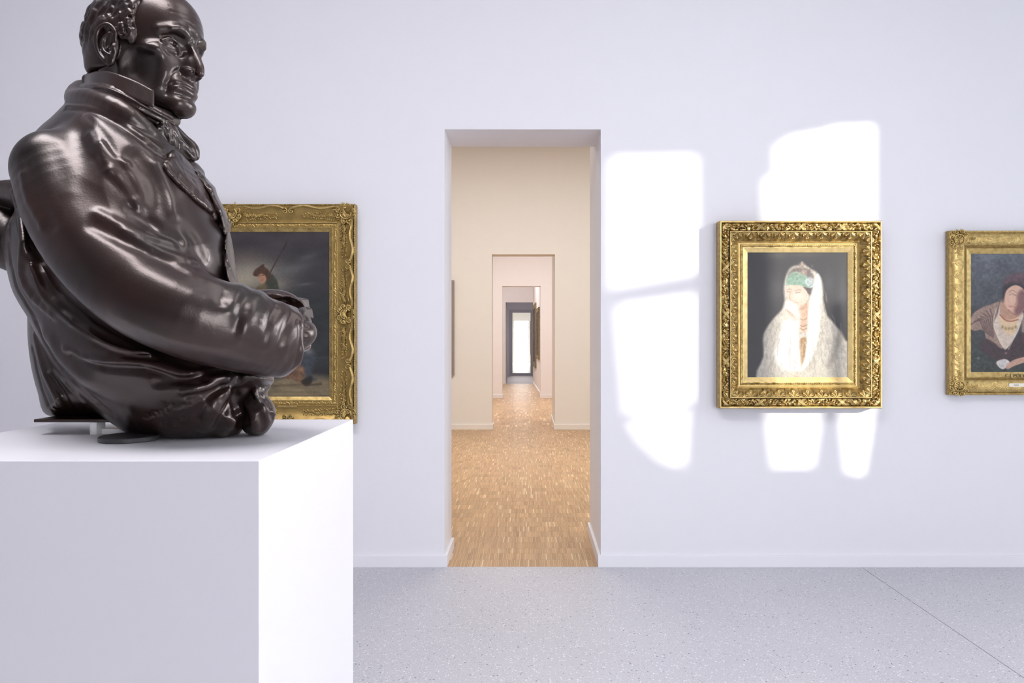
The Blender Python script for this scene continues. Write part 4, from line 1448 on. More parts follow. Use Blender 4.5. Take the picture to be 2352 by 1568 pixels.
    def blob(self, px, py, d, rx, ry, rd, mode='+', k=6.0):
        u = d / F / self.s
        return self.ell(self.to_local(P(px, py, d)), (rx * u, rd * u, ry * u), mode, k * u)

    def pillow(self, poly, d, T, R, mode='+', k=6.0, tilt=(0, 0), at=None):
        """cushion-like mass with the given outline (photo pixels), centre distance d, half thickness T and edge roundness R (metres);
        tilt = change of distance per pixel across and down"""
        poly = spline(list(poly) + [poly[0]], 5)[:-1]
        lo, hi = poly.min(0) - 60, poly.max(0) + 60
        st = 2.0
        gx = np.arange(lo[0], hi[0] + st, st)
        gy = np.arange(lo[1], hi[1] + st, st)
        Y, X = np.meshgrid(gy, gx, indexing='xy')[1], np.meshgrid(gy, gx, indexing='xy')[0]
        X, Y = np.meshgrid(gx, gy, indexing='ij')
        dd = np.full(X.shape, 1e9)
        ins = np.zeros(X.shape, bool)
        for (x0, y0), (x1, y1) in zip(poly, np.roll(poly, -1, 0)):
            ex, ey = x1 - x0, y1 - y0
            t = np.clip(((X - x0) * ex + (Y - y0) * ey) / (ex * ex + ey * ey + 1e-9), 0, 1)
            dd = np.minimum(dd, (X - x0 - t * ex) ** 2 + (Y - y0 - t * ey) ** 2)
            if y0 != y1:
                ins ^= ((y0 > Y) != (y1 > Y)) & (X < ex * (Y - y0) / (y1 - y0) + x0)
        S = np.where(ins, np.sqrt(dd), -np.sqrt(dd)).astype(np.float32)
        cx, cy = poly.mean(0) if at is None else at
        da = max(T, R) + 0.03
        x0, x1 = (lo[0] - VPX) / F * (d + da), (hi[0] - VPX) / F * (d - da)
        if lo[0] < VPX:
            x0 = (lo[0] - VPX) / F * (d + da)
        z1, z0 = EYE - (lo[1] - VPY) / F * (d + da if lo[1] < VPY else d - da), EYE - (hi[1] - VPY) / F * (d + da if hi[1] > VPY else d - da)
        sl, g = self.win((min(x0, x1), d - D - T - 0.12, z0), (max(x0, x1), d - D + T + 0.12, z1))
        dist = g[1] + np.float32(D)
        px = VPX + g[0] / dist * np.float32(F)
        py = VPY + (np.float32(EYE) - g[2]) / dist * np.float32(F)
        ix = np.clip(((px - lo[0]) / st), 0, len(gx) - 1.001)
        iy = np.clip(((py - lo[1]) / st), 0, len(gy) - 1.001)
        i0, j0 = ix.astype(np.int32), iy.astype(np.int32)
        fx, fy = ix - i0, iy - j0
        i0, j0, fx, fy = [np.broadcast_to(q, self.D[sl].shape) for q in (i0, j0, fx, fy)]
        sd = (S[i0, j0] * (1 - fx) + S[i0 + 1, j0] * fx) * (1 - fy) + (S[i0, j0 + 1] * (1 - fx) + S[i0 + 1, j0 + 1] * fx) * fy
        sd = sd * dist / np.float32(F)
        yc = (d + tilt[0] * (px - cx) + tilt[1] * (py - cy))
        u = np.maximum(R - sd, 0)
        v = (dist - yc) * np.float32(R / T)
        f = (np.sqrt(u * u + v * v) - R) * np.float32(min(1.0, T / R))
        self.put(sl, f.astype(np.float32), mode, k * d / F)
        return self

    def mesh(self, name, mat, parent, weld=True):
        g = openvdb.FloatGrid(0.2)
        g.copyFromArray(np.ascontiguousarray(self.D))
        pts, quads = g.convertToQuads(0.0)
        pts = self.lo + pts * self.h
        w = (pts * self.s) @ self.R.T + self.o
        o = mesh_obj(name, w, np.asarray(quads)[:, ::-1].astype(np.int64), mat, parent, True)
        return o


def bronze():
    m, nt, p = new_mat('bronze')
    tc = node(nt, 'ShaderNodeTexCoord')
    big = node(nt, 'ShaderNodeTexNoise', Scale=7.0, Detail=6.0)
    fine = node(nt, 'ShaderNodeTexNoise', Scale=260.0, Detail=5.0)
    mid = node(nt, 'ShaderNodeTexNoise', Scale=38.0, Detail=4.0)
    for n in (big, fine, mid):
        nt.links.new(tc.outputs['Object'], n.inputs['Vector'])
    r = node(nt, 'ShaderNodeValToRGB')
    r.color_ramp.elements[0].position, r.color_ramp.elements[0].color = 0.36, (0.0075, 0.0055, 0.0050, 1)
    r.color_ramp.elements[1].position, r.color_ramp.elements[1].color = 0.62, (0.021, 0.0085, 0.0070, 1)
    nt.links.new(big.outputs['Fac'], r.inputs['Fac'])
    nt.links.new(r.outputs['Color'], p.inputs['Base Color'])
    p.inputs['Metallic'].default_value = 0.0
    p.inputs['Roughness'].default_value = 0.29
    p.inputs['Specular IOR Level'].default_value = 0.82
    p.inputs['Specular Tint'].default_value = (1.0, 0.88, 0.82, 1)
    b = node(nt, 'ShaderNodeBump', Strength=0.11, Distance=0.002)
    nt.links.new(fine.outputs['Fac'], b.inputs['Height'])
    b2 = node(nt, 'ShaderNodeBump', Strength=0.05, Distance=0.006)
    nt.links.new(mid.outputs['Fac'], b2.inputs['Height'])
    nt.links.new(b.outputs['Normal'], b2.inputs['Normal'])
    nt.links.new(b2.outputs['Normal'], p.inputs['Normal'])
    return m


M_BRONZE = bronze()
bust = thing('bronze_bust', (-0.80, 1.72 - D, PTOP), 'dark brown bronze bust of a man with folded arms on white plinth', 'bust')

def face_hit(vol, r, u):
    t = np.arange(0.135, 0.0, -vol.h * 0.5)
    i = np.round((np.stack([t, 0 * t + r, 0 * t + u], 1) - vol.lo) / vol.h).astype(int)
    j = np.argmax(vol.D[i[:, 0], i[:, 1], i[:, 2]] < 0)
    return np.array([t[j], r, u])


def fs(path, w, a, both=True, n=5):
    """mark the face along (sideways, up) points, on both halves"""
    for sg in ((1, -1) if both else (1,)):
        pts = [face_hit(hd, sg * r, u) for r, u in spline(path, n)]
        hd.stroke(pts, w, a, 0)


# ---- head: its own frame, x forward, y to the sitter's right (towards the camera), z up, in life-size metres
ha, hp, hr, HS = 0.3309, 0.0, -0.1, 1.209
c_, s_ = math.cos, math.sin


def head_axis(v):
    f, r, u = v
    f2, u2 = f * c_(hp) + u * s_(hp), -f * s_(hp) + u * c_(hp)
    r3, u3 = r * c_(hr) + u2 * s_(hr), -r * s_(hr) + u2 * c_(hr)
    return np.array([f2 * c_(ha) - r3 * s_(ha), -f2 * s_(ha) - r3 * c_(ha), u3])


HR = np.stack([head_axis(e) for e in np.eye(3)], 1)
HO = np.array([-0.8254, 1.73 - D, 2.026])
hd = Vol((-0.130, -0.105, -0.175), (0.140, 0.105, 0.150), 0.00145, HR, HO, HS)
hd.ell((-0.012, 0, 0.034), (0.094, 0.074, 0.086))
hd.ell((0.034, 0, 0.036), (0.060, 0.061, 0.064), k=0.02)
hd.ell((0.036, 0, -0.035), (0.054, 0.052, 0.078), k=0.02)
hd.ell((-0.040, 0, -0.01), (0.056, 0.062, 0.062), k=0.02)
hd.tube([(-0.035, 0, -0.06), (-0.045, 0, -0.17)], (0.052, 0.056), k=0.02)
for sg in (1, -1):
    hd.tube([(0.000, 0.050 * sg, -0.030), (0.008, 0.050 * sg, -0.066), (0.048, 0.032 * sg, -0.095), (0.080, 0.010 * sg, -0.108)], (0.016, 0.017, 0.016, 0.015), k=0.02)
    hd.ell((0.052, 0.045 * sg, -0.024), (0.024, 0.017, 0.014), k=0.016)
    hd.ell((0.052, 0.031 * sg, -0.056), (0.026, 0.019, 0.030), k=0.018)
hd.ell((0.083, 0, -0.105), (0.017, 0.020, 0.014), k=0.014)
hd.ell((0.078, 0, -0.076), (0.022, 0.028, 0.024), k=0.014)
for sg in (1, -1):
    hd.tube([(0.087, 0.006 * sg, 0.012), (0.085, 0.026 * sg, 0.019), (0.066, 0.047 * sg, 0.013)], (0.0095, 0.0100, 0.007), k=0.009, smooth=3)
    hd.ell((0.092, 0.030 * sg, -0.003), (0.017, 0.018, 0.0115), '-', 0.010)
    hd.ell((0.092, 0.018 * sg, -0.012), (0.010, 0.008, 0.010), '-', 0.008)
    hd.ell((0.0680, 0.0315 * sg, -0.004), 0.0125, k=0.0015)
    hd.tube([(0.0775, 0.0170 * sg, -0.0075), (0.0815, 0.025 * sg, -0.0010), (0.0800, 0.035 * sg, 0.0000), (0.0715, 0.0455 * sg, -0.0065)], (0.0016, 0.0024, 0.0026, 0.0020), k=0.0035, smooth=4)
    hd.tube([(0.0775, 0.0170 * sg, -0.0080), (0.0795, 0.026 * sg, -0.0115), (0.0775, 0.036 * sg, -0.0110), (0.0715, 0.0455 * sg, -0.0070)], (0.0016, 0.0020, 0.0022, 0.0016), k=0.0035, smooth=4)
    hd.ell((0.0795, 0.0250 * sg, -0.0045), (0.0020, 0.0026, 0.0030), '-', 0.0015)
    pass
hd.ell((0.036, 0.060, -0.060), (0.034, 0.014, 0.030), '-', 0.020)
hd.ell((0.036, -0.060, -0.060), (0.034, 0.014, 0.030), '-', 0.020)
hd.ell((0.093, 0, -0.038), (0.018, 0.0135, 0.024), k=0.010)
hd.tube([(0.086, 0, 0.010), (0.0945, 0, -0.004), (0.1065, 0, -0.022), (0.1150, 0, -0.040), (0.1160, 0, -0.0515)], (0.0068, 0.0056, 0.0060, 0.0066, 0.0068), k=0.006, smooth=3)
for sg in (1, -1):
    hd.ell((0.0975, 0.0115 * sg, -0.0510), (0.0125, 0.0052, 0.0070), k=0.006)
    hd.stroke([(0.109, 0.0095 * sg, -0.044), (0.099, 0.0180 * sg, -0.042), (0.089, 0.0180 * sg, -0.053)], 0.0024, -0.0022)
    hd.ell((0.1060, 0.0070 * sg, -0.0595), (0.0075, 0.0034, 0.0042), '-', 0.002)
# lids, pouches, lips, folds and lines
fs([(0.019, -0.016), (0.031, -0.0205), (0.043, -0.013)], 0.0045, 0.0016)
fs([(0.016, -0.022), (0.030, -0.0275), (0.046, -0.020)], 0.0038, -0.0018)
fs([(0.018, 0.0075), (0.030, 0.0095), (0.044, 0.002)], 0.0026, -0.0016)
fs([(0.0245, -0.0715), (0.013, -0.0712), (0.004, -0.0702), (-0.004, -0.0702), (-0.013, -0.0712), (-0.0245, -0.0715)], 0.0050, 0.0011, False)
fs([(0.022, -0.0830), (0.011, -0.0850), (0, -0.0855), (-0.011, -0.0850), (-0.022, -0.0830)], 0.0056, 0.0023, False)
fs([(0.0275, -0.0785), (0.015, -0.0770), (0, -0.0780), (-0.015, -0.0770), (-0.0275, -0.0785)], 0.0022, -0.0026, False)
fs([(0.027, -0.078), (0.031, -0.083)], 0.0030, -0.0018)
fs([(0.020, -0.0935), (0, -0.0955), (-0.020, -0.0935)], 0.0060, -0.0024, False)
fs([(0.019, -0.049), (0.029, -0.061), (0.034, -0.077)], 0.0034, -0.0018)
fs([(0.027, -0.046), (0.036, -0.060), (0.039, -0.078)], 0.0075, 0.0009)
fs([(0.032, -0.084), (0.031, -0.096)], 0.0040, -0.0014)
fs([(0, -0.061), (0, -0.068)], 0.0026, -0.0014, False)
fs([(0.006, 0.006), (0.009, 0.025)], 0.0026, -0.0018)
fs([(0.010, 0.016), (0.026, 0.022), (0.040, 0.016)], 0.0050, 0.0022)
for zz, am in ((0.037, 0.0005), (0.047, 0.0006), (0.058, 0.0004)):
    fs([(0.040, zz), (0.016, zz + 0.002), (0, zz + 0.001), (-0.016, zz + 0.002), (-0.040, zz)], 0.0024, -am, False)
for q in (-1, 0, 1):
    for sg in (1, -1):
        hd.stroke([(0.070, 0.050 * sg, -0.004 + 0.003 * q), (0.056, 0.058 * sg, -0.005 + 0.009 * q)], 0.0022, -0.0006)
# ears
for sg in (1, -1):
    ex, ey = -0.013, 0.068
    E = lambda x, z, o=0.0: (ex + 1.1 * x - 0.12 * (z + 0.01), (ey + o) * sg, 1.1 * z - 0.020)
    hd.ell(E(0.000, 0.000, 0.004), (0.019, 0.0075, 0.031), k=0.004)
    hd.ell(E(0.001, 0.001, 0.0135), (0.0125, 0.0065, 0.0225), '-', 0.004)
    hd.tube([E(0.012, 0.004, 0.006), E(0.016, 0.020, 0.009), E(0.004, 0.033, 0.011), E(-0.012, 0.028, 0.013), E(-0.019, 0.010, 0.013), E(-0.016, -0.010, 0.011), E(-0.007, -0.024, 0.008)],
            (0.0030, 0.0036, 0.0042, 0.0044, 0.0042, 0.0036, 0.0032), k=0.002, smooth=4)
    hd.tube([E(0.003, 0.020, 0.009), E(-0.008, 0.010, 0.0105), E(-0.008, -0.006, 0.010), E(0.002, -0.015, 0.009)], (0.0024, 0.0032, 0.0032, 0.0028), k=0.003, smooth=4)
    hd.ell(E(0.002, -0.024, 0.005), (0.0080, 0.0045, 0.0095), k=0.006)
    hd.ell(E(0.011, -0.004, 0.007), (0.0045, 0.0050, 0.0070), k=0.003)
    hd.ell(E(0.003, -0.004, 0.006), (0.0070, 0.0060, 0.0080), '-', 0.003)
head = hd.mesh('head', M_BRONZE, bust)

# hair: a cap behind a receding hairline, broken into wavy locks
hv = Vol((-0.145, -0.105, -0.110), (0.085, 0.105, 0.150), 0.0016, HR, HO, HS)
hv.ell((-0.023, 0, 0.034), (0.104, 0.078, 0.088))
hv.ell((-0.056, 0, -0.020), (0.064, 0.066, 0.064), k=0.02)
sl, g = hv.win((-1, -1, -1), (1, 1, 1))
line = (0.019 + 0.24 * np.clip(g[2] - 0.02, 0, 1)) - 0.9 * np.clip(0.03 - np.abs(g[1]), 0, 1)
hv.put(sl, (g[0] - line) * np.float32(0.8), '&', 0.008)
hv.put(sl, (np.float32(-0.052) - 0.10 * g[0] - g[2]) * np.float32(0.9), '&', 0.008)
for sg in (1, -1):      # clear of the ears
    hv.ell((0.000, 0.084 * sg, -0.030), (0.026, 0.030, 0.034), '-', 0.006)
    hv.ell((0.010, 0.075 * sg, -0.066), (0.036, 0.030, 0.030), '-', 0.006)
rh = random.Random(21)


def on_skull(th, ph, o=0.0):
    return np.array([-0.025 + (0.105 + o) * math.cos(ph) * math.cos(th), (0.078 + o) * math.cos(ph) * math.sin(th), 0.030 + (0.088 + o) * math.sin(ph)])


for k in range(420):
    th = rh.uniform(0.95, 2 * math.pi - 0.95)
    ph = rh.uniform(-0.85, 1.05)
    p0 = on_skull(th, ph)
    if p0[0] > 0.012 + 0.28 * max(0, p0[2] - 0.02):
        continue
    if p0[2] < -0.052 - 0.1 * p0[0] or (abs(p0[1]) > 0.05 and -0.036 < p0[0] and p0[2] < 0.012):
        continue
    n = 7
    sgn = 1 if p0[1] > 0 else -1
    # locks sweep back and down, each with its own curl
    dth, dph = sgn * rh.uniform(0.05, 0.20), -rh.uniform(0.10, 0.34)
    cl = rh.uniform(-0.10, 0.10)
    q = np.linspace(0, 1, n)
    pts = [on_skull(th + dth * t + cl * math.sin(t * 5), ph + dph * t + 0.5 * cl * math.cos(t * 5), 0.0015) for t in q]
    hv.stroke(np.array(pts), rh.uniform(0.0030, 0.0055), rh.uniform(0.0024, 0.0046), 0)
for sg in (1, -1):
    hv.ell((0.012, 0.063 * sg, 0.052), (0.024, 0.012, 0.044), k=0.010)
    hv.ell((0.022, 0.062 * sg, 0.010), (0.012, 0.009, 0.026), k=0.008)
for sg in (1, -1):      # curls brushed forward over the temple, and the short side-whisker
    for q in range(26):
        u = q / 25
        cx = 0.026 - 0.016 * u + rh.uniform(-0.012, 0.010)
        cz = 0.095 - 0.098 * u + rh.uniform(-0.006, 0.006)
        cy = 0.078 * math.sqrt(max(0.1, 1 - ((cx + 0.01) / 0.105) ** 2 - ((cz - 0.034) / 0.092) ** 2)) - 0.002
        a, r0, dr = rh.uniform(0, 6.28), rh.uniform(0.006, 0.011), rh.choice((-1, 1))
        t = np.linspace(0, 1, 9)
        pts = np.stack([cx + r0 * (1 - 0.6 * t) * np.cos(a + dr * 4.6 * t), (cy + 0.004 * t) * sg, cz + r0 * (1 - 0.6 * t) * np.sin(a + dr * 4.6 * t)], 1)
        hv.tube(pts, 0.0026 * (1 - 0.45 * t) + 0.0006, k=0.0045)
for k in range(420):
    th, ph = rh.uniform(0.9, 2 * math.pi - 0.9), rh.uniform(-0.8, 1.0)
    p0 = on_skull(th, ph)
    sgn = 1 if p0[1] > 0 else -1
    dth, dph, cl = sgn * rh.uniform(0.02, 0.14), -rh.uniform(0.08, 0.22), rh.uniform(-0.05, 0.05)
    hv.stroke([on_skull(th + dth * t + cl * math.sin(t * 6), ph + dph * t, rh.uniform(0.002, 0.004)) for t in np.linspace(0, 1, 5)], 0.0016, rh.choice((-0.0018, -0.0014, 0.0012)), 0)
hv.mesh('hair', M_BRONZE, bust)
# ---- coat: chest, back and the near sleeve
VB = 0.0030
lo, hi = P(-70, 190, 1.85), P(760, 900, 1.60)
ct = Vol((-1.26, 1.36 - D, 1.24), (-0.40, 2.02 - D, 2.02), VB)
ct.pillow([(150, 236), (118, 268), (90, 292), (62, 326), (42, 372), (36, 430), (44, 500), (70, 600), (120, 700), (240, 800), (420, 850), (520, 800),
           (536, 680), (528, 560), (500, 490), (472, 430), (446, 392), (410, 330), (350, 262), (270, 214), (200, 208)], 1.73, 0.235, 0.20)
# shoulder and upper arm, elbow, forearm
ct.tubes([(128, 392, 1.585, 92), (165, 480, 1.56, 102), (232, 580, 1.535, 106), (325, 668, 1.515, 104), (430, 720, 1.52, 102), (530, 752, 1.555, 97), (600, 772, 1.60, 90), (680, 790, 1.65, 80)], k=46)
# the far shoulder and arm
ct.tubes([(260, 300, 1.90, 70), (330, 420, 1.93, 80), (415, 590, 1.92, 76), (496, 694, 1.86, 56), (590, 728, 1.78, 45), (650, 730, 1.74, 44)], k=20)
# cut the near cuff square, its lower corner rounded off
sl, g = ct.win((-0.70, 1.36 - D, 1.20), (-0.40, 1.80 - D, 1.52))
for (px_, py_), (ex, ez), kk in (((692, 770), (1.0, 0.06), 0.004), ((680, 846), (0.72, -0.70), 0.012)):
    a = P(px_, py_, 1.60)
    nx = ex * (g[0] - np.float32(a[0])) + ez * (g[2] - np.float32(a[2])) + 0.36 * ex * (g[1] - np.float32(a[1]))
    ct.put(sl, nx.astype(np.float32), '&', kk)
# turned-down collar of the coat, round the neck and dropping to the lapels
ct.tubes([(392, 352, 1.70, 9), (372, 338, 1.645, 17), (330, 298, 1.61, 25), (275, 255, 1.60, 30), (215, 232, 1.65, 28), (172, 226, 1.75, 22), (200, 205, 1.86, 22), (290, 240, 1.92, 22), (390, 330, 1.84, 16)], k=7)
D_ = lambda p, w, a, n=5: ct.draw(p, w * 1.3, a * 0.85, n)
D_([(150, 250), (208, 256), (268, 284), (328, 326), (368, 356), (390, 360)], 5, -6)      # edge of the collar
D_([(150, 243), (208, 248), (268, 274), (330, 314), (372, 346)], 5, 4)
D_([(180, 268), (240, 292), (300, 330), (350, 372)], 16, 3)
# armhole seam and the pulls of cloth across the shoulder
D_([(196, 262), (232, 300), (262, 352), (300, 420), (330, 480), (352, 520)], 6, -3)
D_([(206, 310), (222, 345), (252, 388)], 9, 6)
D_([(232, 330), (260, 362), (292, 376)], 8, 5)
D_([(222, 360), (252, 402), (300, 448)], 10, -4)
D_([(248, 392), (284, 428), (320, 470)], 8, 5)
D_([(310, 360), (352, 420), (362, 470), (346, 500)], 18, -9)
D_([(365, 380), (384, 440), (402, 500), (430, 560)], 12, 5)
D_([(225, 492), (285, 522), (345, 548), (395, 560)], 10, 8)
D_([(286, 530), (345, 566), (410, 592), (450, 606)], 9, 7)
D_([(215, 520), (280, 552), (340, 580), (420, 622)], 12, -8)
D_([(300, 480), (350, 520), (405, 552)], 12, -6)
D_([(408, 512), (448, 560), (470, 606), (520, 640)], 14, -7)
D_([(140, 330), (165, 390), (160, 440)], 14, 3)
D_([(60, 360), (82, 430), (120, 520)], 12, -4)
D_([(50, 400), (64, 460), (96, 520)], 7, 4)
# folds of the forearm
D_([(512, 668), (506, 690), (524, 712)], 7, -3)
D_([(560, 650), (546, 684), (528, 712)], 13, 10)
D_([(598, 676), (580, 716), (564, 758)], 15, 12)
D_([(566, 668), (552, 700), (544, 750)], 9, -4)
D_([(622, 694), (604, 730), (594, 762)], 10, 7)
D_([(652, 706), (632, 744), (612, 782)], 16, 13)
D_([(630, 700), (612, 740), (604, 790)], 8, -4)
D_([(684, 732), (664, 770), (644, 806)], 16, 12)
D_([(668, 722), (648, 765), (640, 820)], 8, -4)
D_([(560, 780), (610, 800), (656, 800)], 12, 4)
D_([(693, 735), (697, 770), (694, 810), (684, 842), (668, 860)], 4, 4)
D_([(686, 740), (688, 775), (684, 812), (674, 842)], 4, -3)
D_([(350, 600), (430, 640), (500, 668)], 22, -6)
D_([(300, 740), (400, 780), (520, 812), (620, 838)], 16, 3)
coat = ct.mesh('coat', M_BRONZE, bust)

# ---- lapel, lying on the chest
lp = Vol((-0.92, 1.40 - D, 1.60), (-0.58, 1.95 - D, 1.90), 0.0022)


def skin(vol, src, poly, th, off=0.0, k=3.0, n=30):
    """a sheet of cloth with the given outline lying on the surface of src"""
    poly = spline(list(poly) + [poly[0]], 4)[:-1]
    x0, y0 = poly.min(0)
    x1, y1 = poly.max(0)
    st = 3.0
    for yy in np.arange(y0, y1 + st, st):
        # scan line: the runs inside the outline
        xs = []
        for (ax, ay), (bx, by) in zip(poly, np.roll(poly, -1, 0)):
            if (ay > yy) != (by > yy):
                xs.append(ax + (bx - ax) * (yy - ay) / (by - ay))
        xs.sort()
        for xa, xb in zip(xs[::2], xs[1::2]):
            if xb - xa < 2:
                continue
            m = max(2, int((xb - xa) / 5) + 1)
            pts = []
            for xx in np.linspace(xa + 2, xb - 2, m):
                hv_ = src.hit(xx, yy)
                if hv_ is not None:
                    d = hv_[0] - off
                    pts.append((xx, yy, d, th))
            if len(pts) > 1:
                vol.tubes(pts, k=k, smooth=0)


skin(lp, ct, [(388, 368), (378, 384), (402, 413), (432, 442), (457, 466), (484, 489), (494, 504), (500, 494), (490, 466), (474, 436), (452, 401), (428, 372), (402, 348), (394, 352)], 5.5, 0.005, 5)
lp.draw([(392, 372), (420, 402), (452, 436), (480, 470)], 16, 2)
lp.mesh('lapel', M_BRONZE, bust)

# ---- shirt front and frill between lapel and far side, waistcoat below
fr_ = Vol((-0.80, 1.52 - D, 1.46), (-0.50, 1.95 - D, 1.88), 0.0024)
fr_.pillow([(420, 356), (436, 372), (452, 386), (468, 401), (482, 419), (494, 430), (500, 450), (511, 471), (521, 492), (526, 530), (522, 548), (506, 540), (494, 500), (474, 450), (448, 404), (426, 380)], 1.72, 0.085, 0.022)
for q in range(15):
    u = q / 14
    fr_.blob(448 + 72 * u + 4 * math.sin(q * 2.1), 386 + 138 * u, 1.70 + 0.02 * math.sin(q * 1.7), 9, 13, 26, k=5)
fr_.draw([(440, 384), (470, 424), (494, 470), (508, 520)], 4, -6)
fr_.draw([(458, 396), (486, 440), (506, 490), (516, 530)], 4, -5)
fr_.mesh('shirt_frill', M_BRONZE, bust)
wc = Vol((-0.78, 1.50 - D, 1.40), (-0.48, 1.95 - D, 1.74), 0.0026)
wc.pillow([(522, 520), (530, 540), (537, 577), (542, 619), (545, 660), (520, 670), (500, 630), (498, 580), (508, 545)], 1.735, 0.13, 0.035)
wc.draw([(508, 560), (520, 600), (540, 640)], 5, -4)
wc.mesh('waistcoat', M_BRONZE, bust)

# ---- stand-up shirt collar, cravat and bow
nk = Vol((-1.08, 1.50 - D, 1.80), (-0.66, 2.02 - D, 2.08), 0.0022)
sheet(nk, [(197, 178, 1.76), (214, 170, 1.69), (238, 167, 1.645), (262, 171, 1.615), (290, 181, 1.60), (320, 194, 1.60), (350, 210, 1.605)],
      [(196, 204, 1.76), (212, 196, 1.68), (238, 194, 1.635), (262, 202, 1.605), (290, 216, 1.592), (320, 230, 1.594), (350, 242, 1.60)], 4.5, 7)
sheet(nk, [(197, 178, 1.76), (226, 164, 1.85), (310, 186, 1.88), (380, 226, 1.82), (410, 258, 1.765)],
      [(196, 204, 1.76), (226, 192, 1.86), (310, 218, 1.89), (380, 254, 1.83), (406, 278, 1.765)], 5, 6, 8)
nk.tubes([(402, 268, 1.765, 5), (430, 271, 1.76, 2.5)], k=3)
nk.mesh('shirt_collar', M_BRONZE, bust)
cv = Vol((-1.08, 1.48 - D, 1.64), (-0.58, 2.02 - D, 2.04), 0.0022)
cv.tubes([(402, 278, 1.70, 12), (372, 268, 1.645, 16), (335, 250, 1.61, 17), (285, 222, 1.60, 16), (235, 205, 1.635, 15), (196, 204, 1.76, 13), (240, 190, 1.87, 14), (330, 220, 1.90, 15), (398, 272, 1.80, 12)], k=4)
cv.tubes([(398, 290, 1.72, 9), (360, 276, 1.64, 12), (310, 250, 1.605, 13), (255, 222, 1.61, 10)], k=4)
for k, (dy, am) in enumerate(((-10, -3.5), (-3, 2.5), (3, -3.5), (10, 2.5), (17, -3.5))):
    cv.draw([(214, 200 + dy), (262, 212 + dy * 1.05), (310, 236 + dy), (352, 258 + dy), (396, 280 + dy * 0.8)], 3, am)
# the knot, the loops and the hanging ends
cv.blob(378, 296, 1.655, 20, 19, 24, k=6)
cv.blob(396, 318, 1.665, 14, 32, 22, k=7)
cv.tubes([(374, 292, 1.64, 9), (364, 306, 1.632, 11), (376, 326, 1.64, 9), (390, 344, 1.65, 6)], k=4)
cv.tubes([(396, 300, 1.68, 12), (408, 330, 1.685, 16), (426, 352, 1.70, 17), (440, 362, 1.71, 11)], k=6)
cv.tubes([(402, 296, 1.72, 10), (420, 322, 1.73, 15), (440, 342, 1.735, 16), (449, 360, 1.735, 9)], k=5)
cv.draw([(384, 284), (392, 306), (396, 334), (398, 352)], 3.5, -5)
cv.draw([(368, 288), (380, 296), (386, 316), (384, 340)], 3, -5)
cv.draw([(402, 308), (416, 338), (434, 362)], 3.5, -5)
cv.draw([(416, 330), (430, 338), (444, 352)], 3.5, -5)
cv.draw([(372, 300), (378, 312), (386, 330)], 3, 3)
cv.mesh('cravat', M_BRONZE, bust)

# ---- cloak wrapped round the waist, its back panel and knotted end
ck = Vol((-1.44, 1.42 - D, PTOP - 0.012), (-0.46, 2.06 - D, 1.76), VB)
ck.pillow([(18, 512), (8, 545), (6, 570), (12, 606), (26, 662), (44, 698), (66, 734), (94, 792), (126, 850), (168, 906), (226, 952), (262, 976), (300, 1000),
           (344, 1017), (420, 1023), (484, 1014), (540, 1001), (566, 970), (566, 920), (618, 888), (626, 860), (560, 800), (400, 720), (250, 640), (120, 540), (70, 486), (40, 478)],
          1.755, 0.185, 0.15)
# gathered bundle behind the shoulder
ck.tubes([(-78, 446, 1.90, 44), (-50, 442, 1.88, 44), (10, 440, 1.84, 38), (60, 452, 1.78, 34), (110, 520, 1.72, 40)], k=10)
ck.tubes([(-66, 536, 1.93, 70), (-40, 532, 1.92, 84), (0, 530, 1.88, 80), (40, 560, 1.84, 66)], k=6)
S_ = ck.draw
K_ = lambda p, w, a, n=5: ck.draw(p, w * 1.2, a * 1.5, n)
K_([(34, 440), (44, 480), (52, 557), (50, 626), (69, 672), (96, 699), (126, 722)], 9, 12)
K_([(16, 520), (22, 590), (38, 660), (80, 730)], 8, -5)
K_([(62, 470), (74, 520), (84, 570), (92, 612), (114, 655)], 15, -20)
K_([(73, 612), (103, 684), (161, 737), (230, 783), (306, 806), (400, 806)], 7, 8)
K_([(90, 600), (112, 650), (150, 700), (214, 752), (291, 786), (383, 800)], 11, -16)
K_([(120, 600), (165, 664), (214, 699), (262, 722), (340, 765)], 11, 9)
K_([(128, 640), (180, 694), (240, 736), (320, 778)], 8, -8)
K_([(96, 560), (136, 622), (200, 696), (270, 750), (350, 796), (450, 832), (550, 850)], 13, -18)
K_([(172, 745), (230, 793), (298, 816), (360, 822)], 8, -7)
K_([(150, 800), (207, 826), (270, 830), (333, 834), (421, 858), (459, 852), (536, 840)], 6, 8)
K_([(160, 812), (240, 842), (333, 848), (415, 874), (470, 868)], 8, -8)
K_([(65, 740), (96, 806), (126, 852), (172, 902), (214, 948)], 6, 6)
K_([(80, 740), (112, 804), (150, 856), (200, 906), (250, 950)], 9, -7)
K_([(110, 770), (150, 830), (210, 880), (300, 920)], 22, 6)
K_([(420, 898), (478, 886), (540, 858), (590, 838)], 7, 8)
K_([(430, 912), (490, 900), (546, 872)], 7, -7)
K_([(360, 880), (430, 870), (510, 846)], 8, -6)
K_([(472, 980), (492, 934), (526, 890), (556, 862)], 13, 10)
K_([(452, 960), (476, 914), (508, 884)], 9, -5)
K_([(500, 1010), (530, 975), (556, 940), (560, 900)], 9, 7)
K_([(496, 980), (520, 940), (544, 890)], 6, -6)
K_([(551, 846), (540, 880), (540, 930), (556, 975)], 8, -12)
K_([(300, 960), (380, 985), (450, 990)], 24, 4)
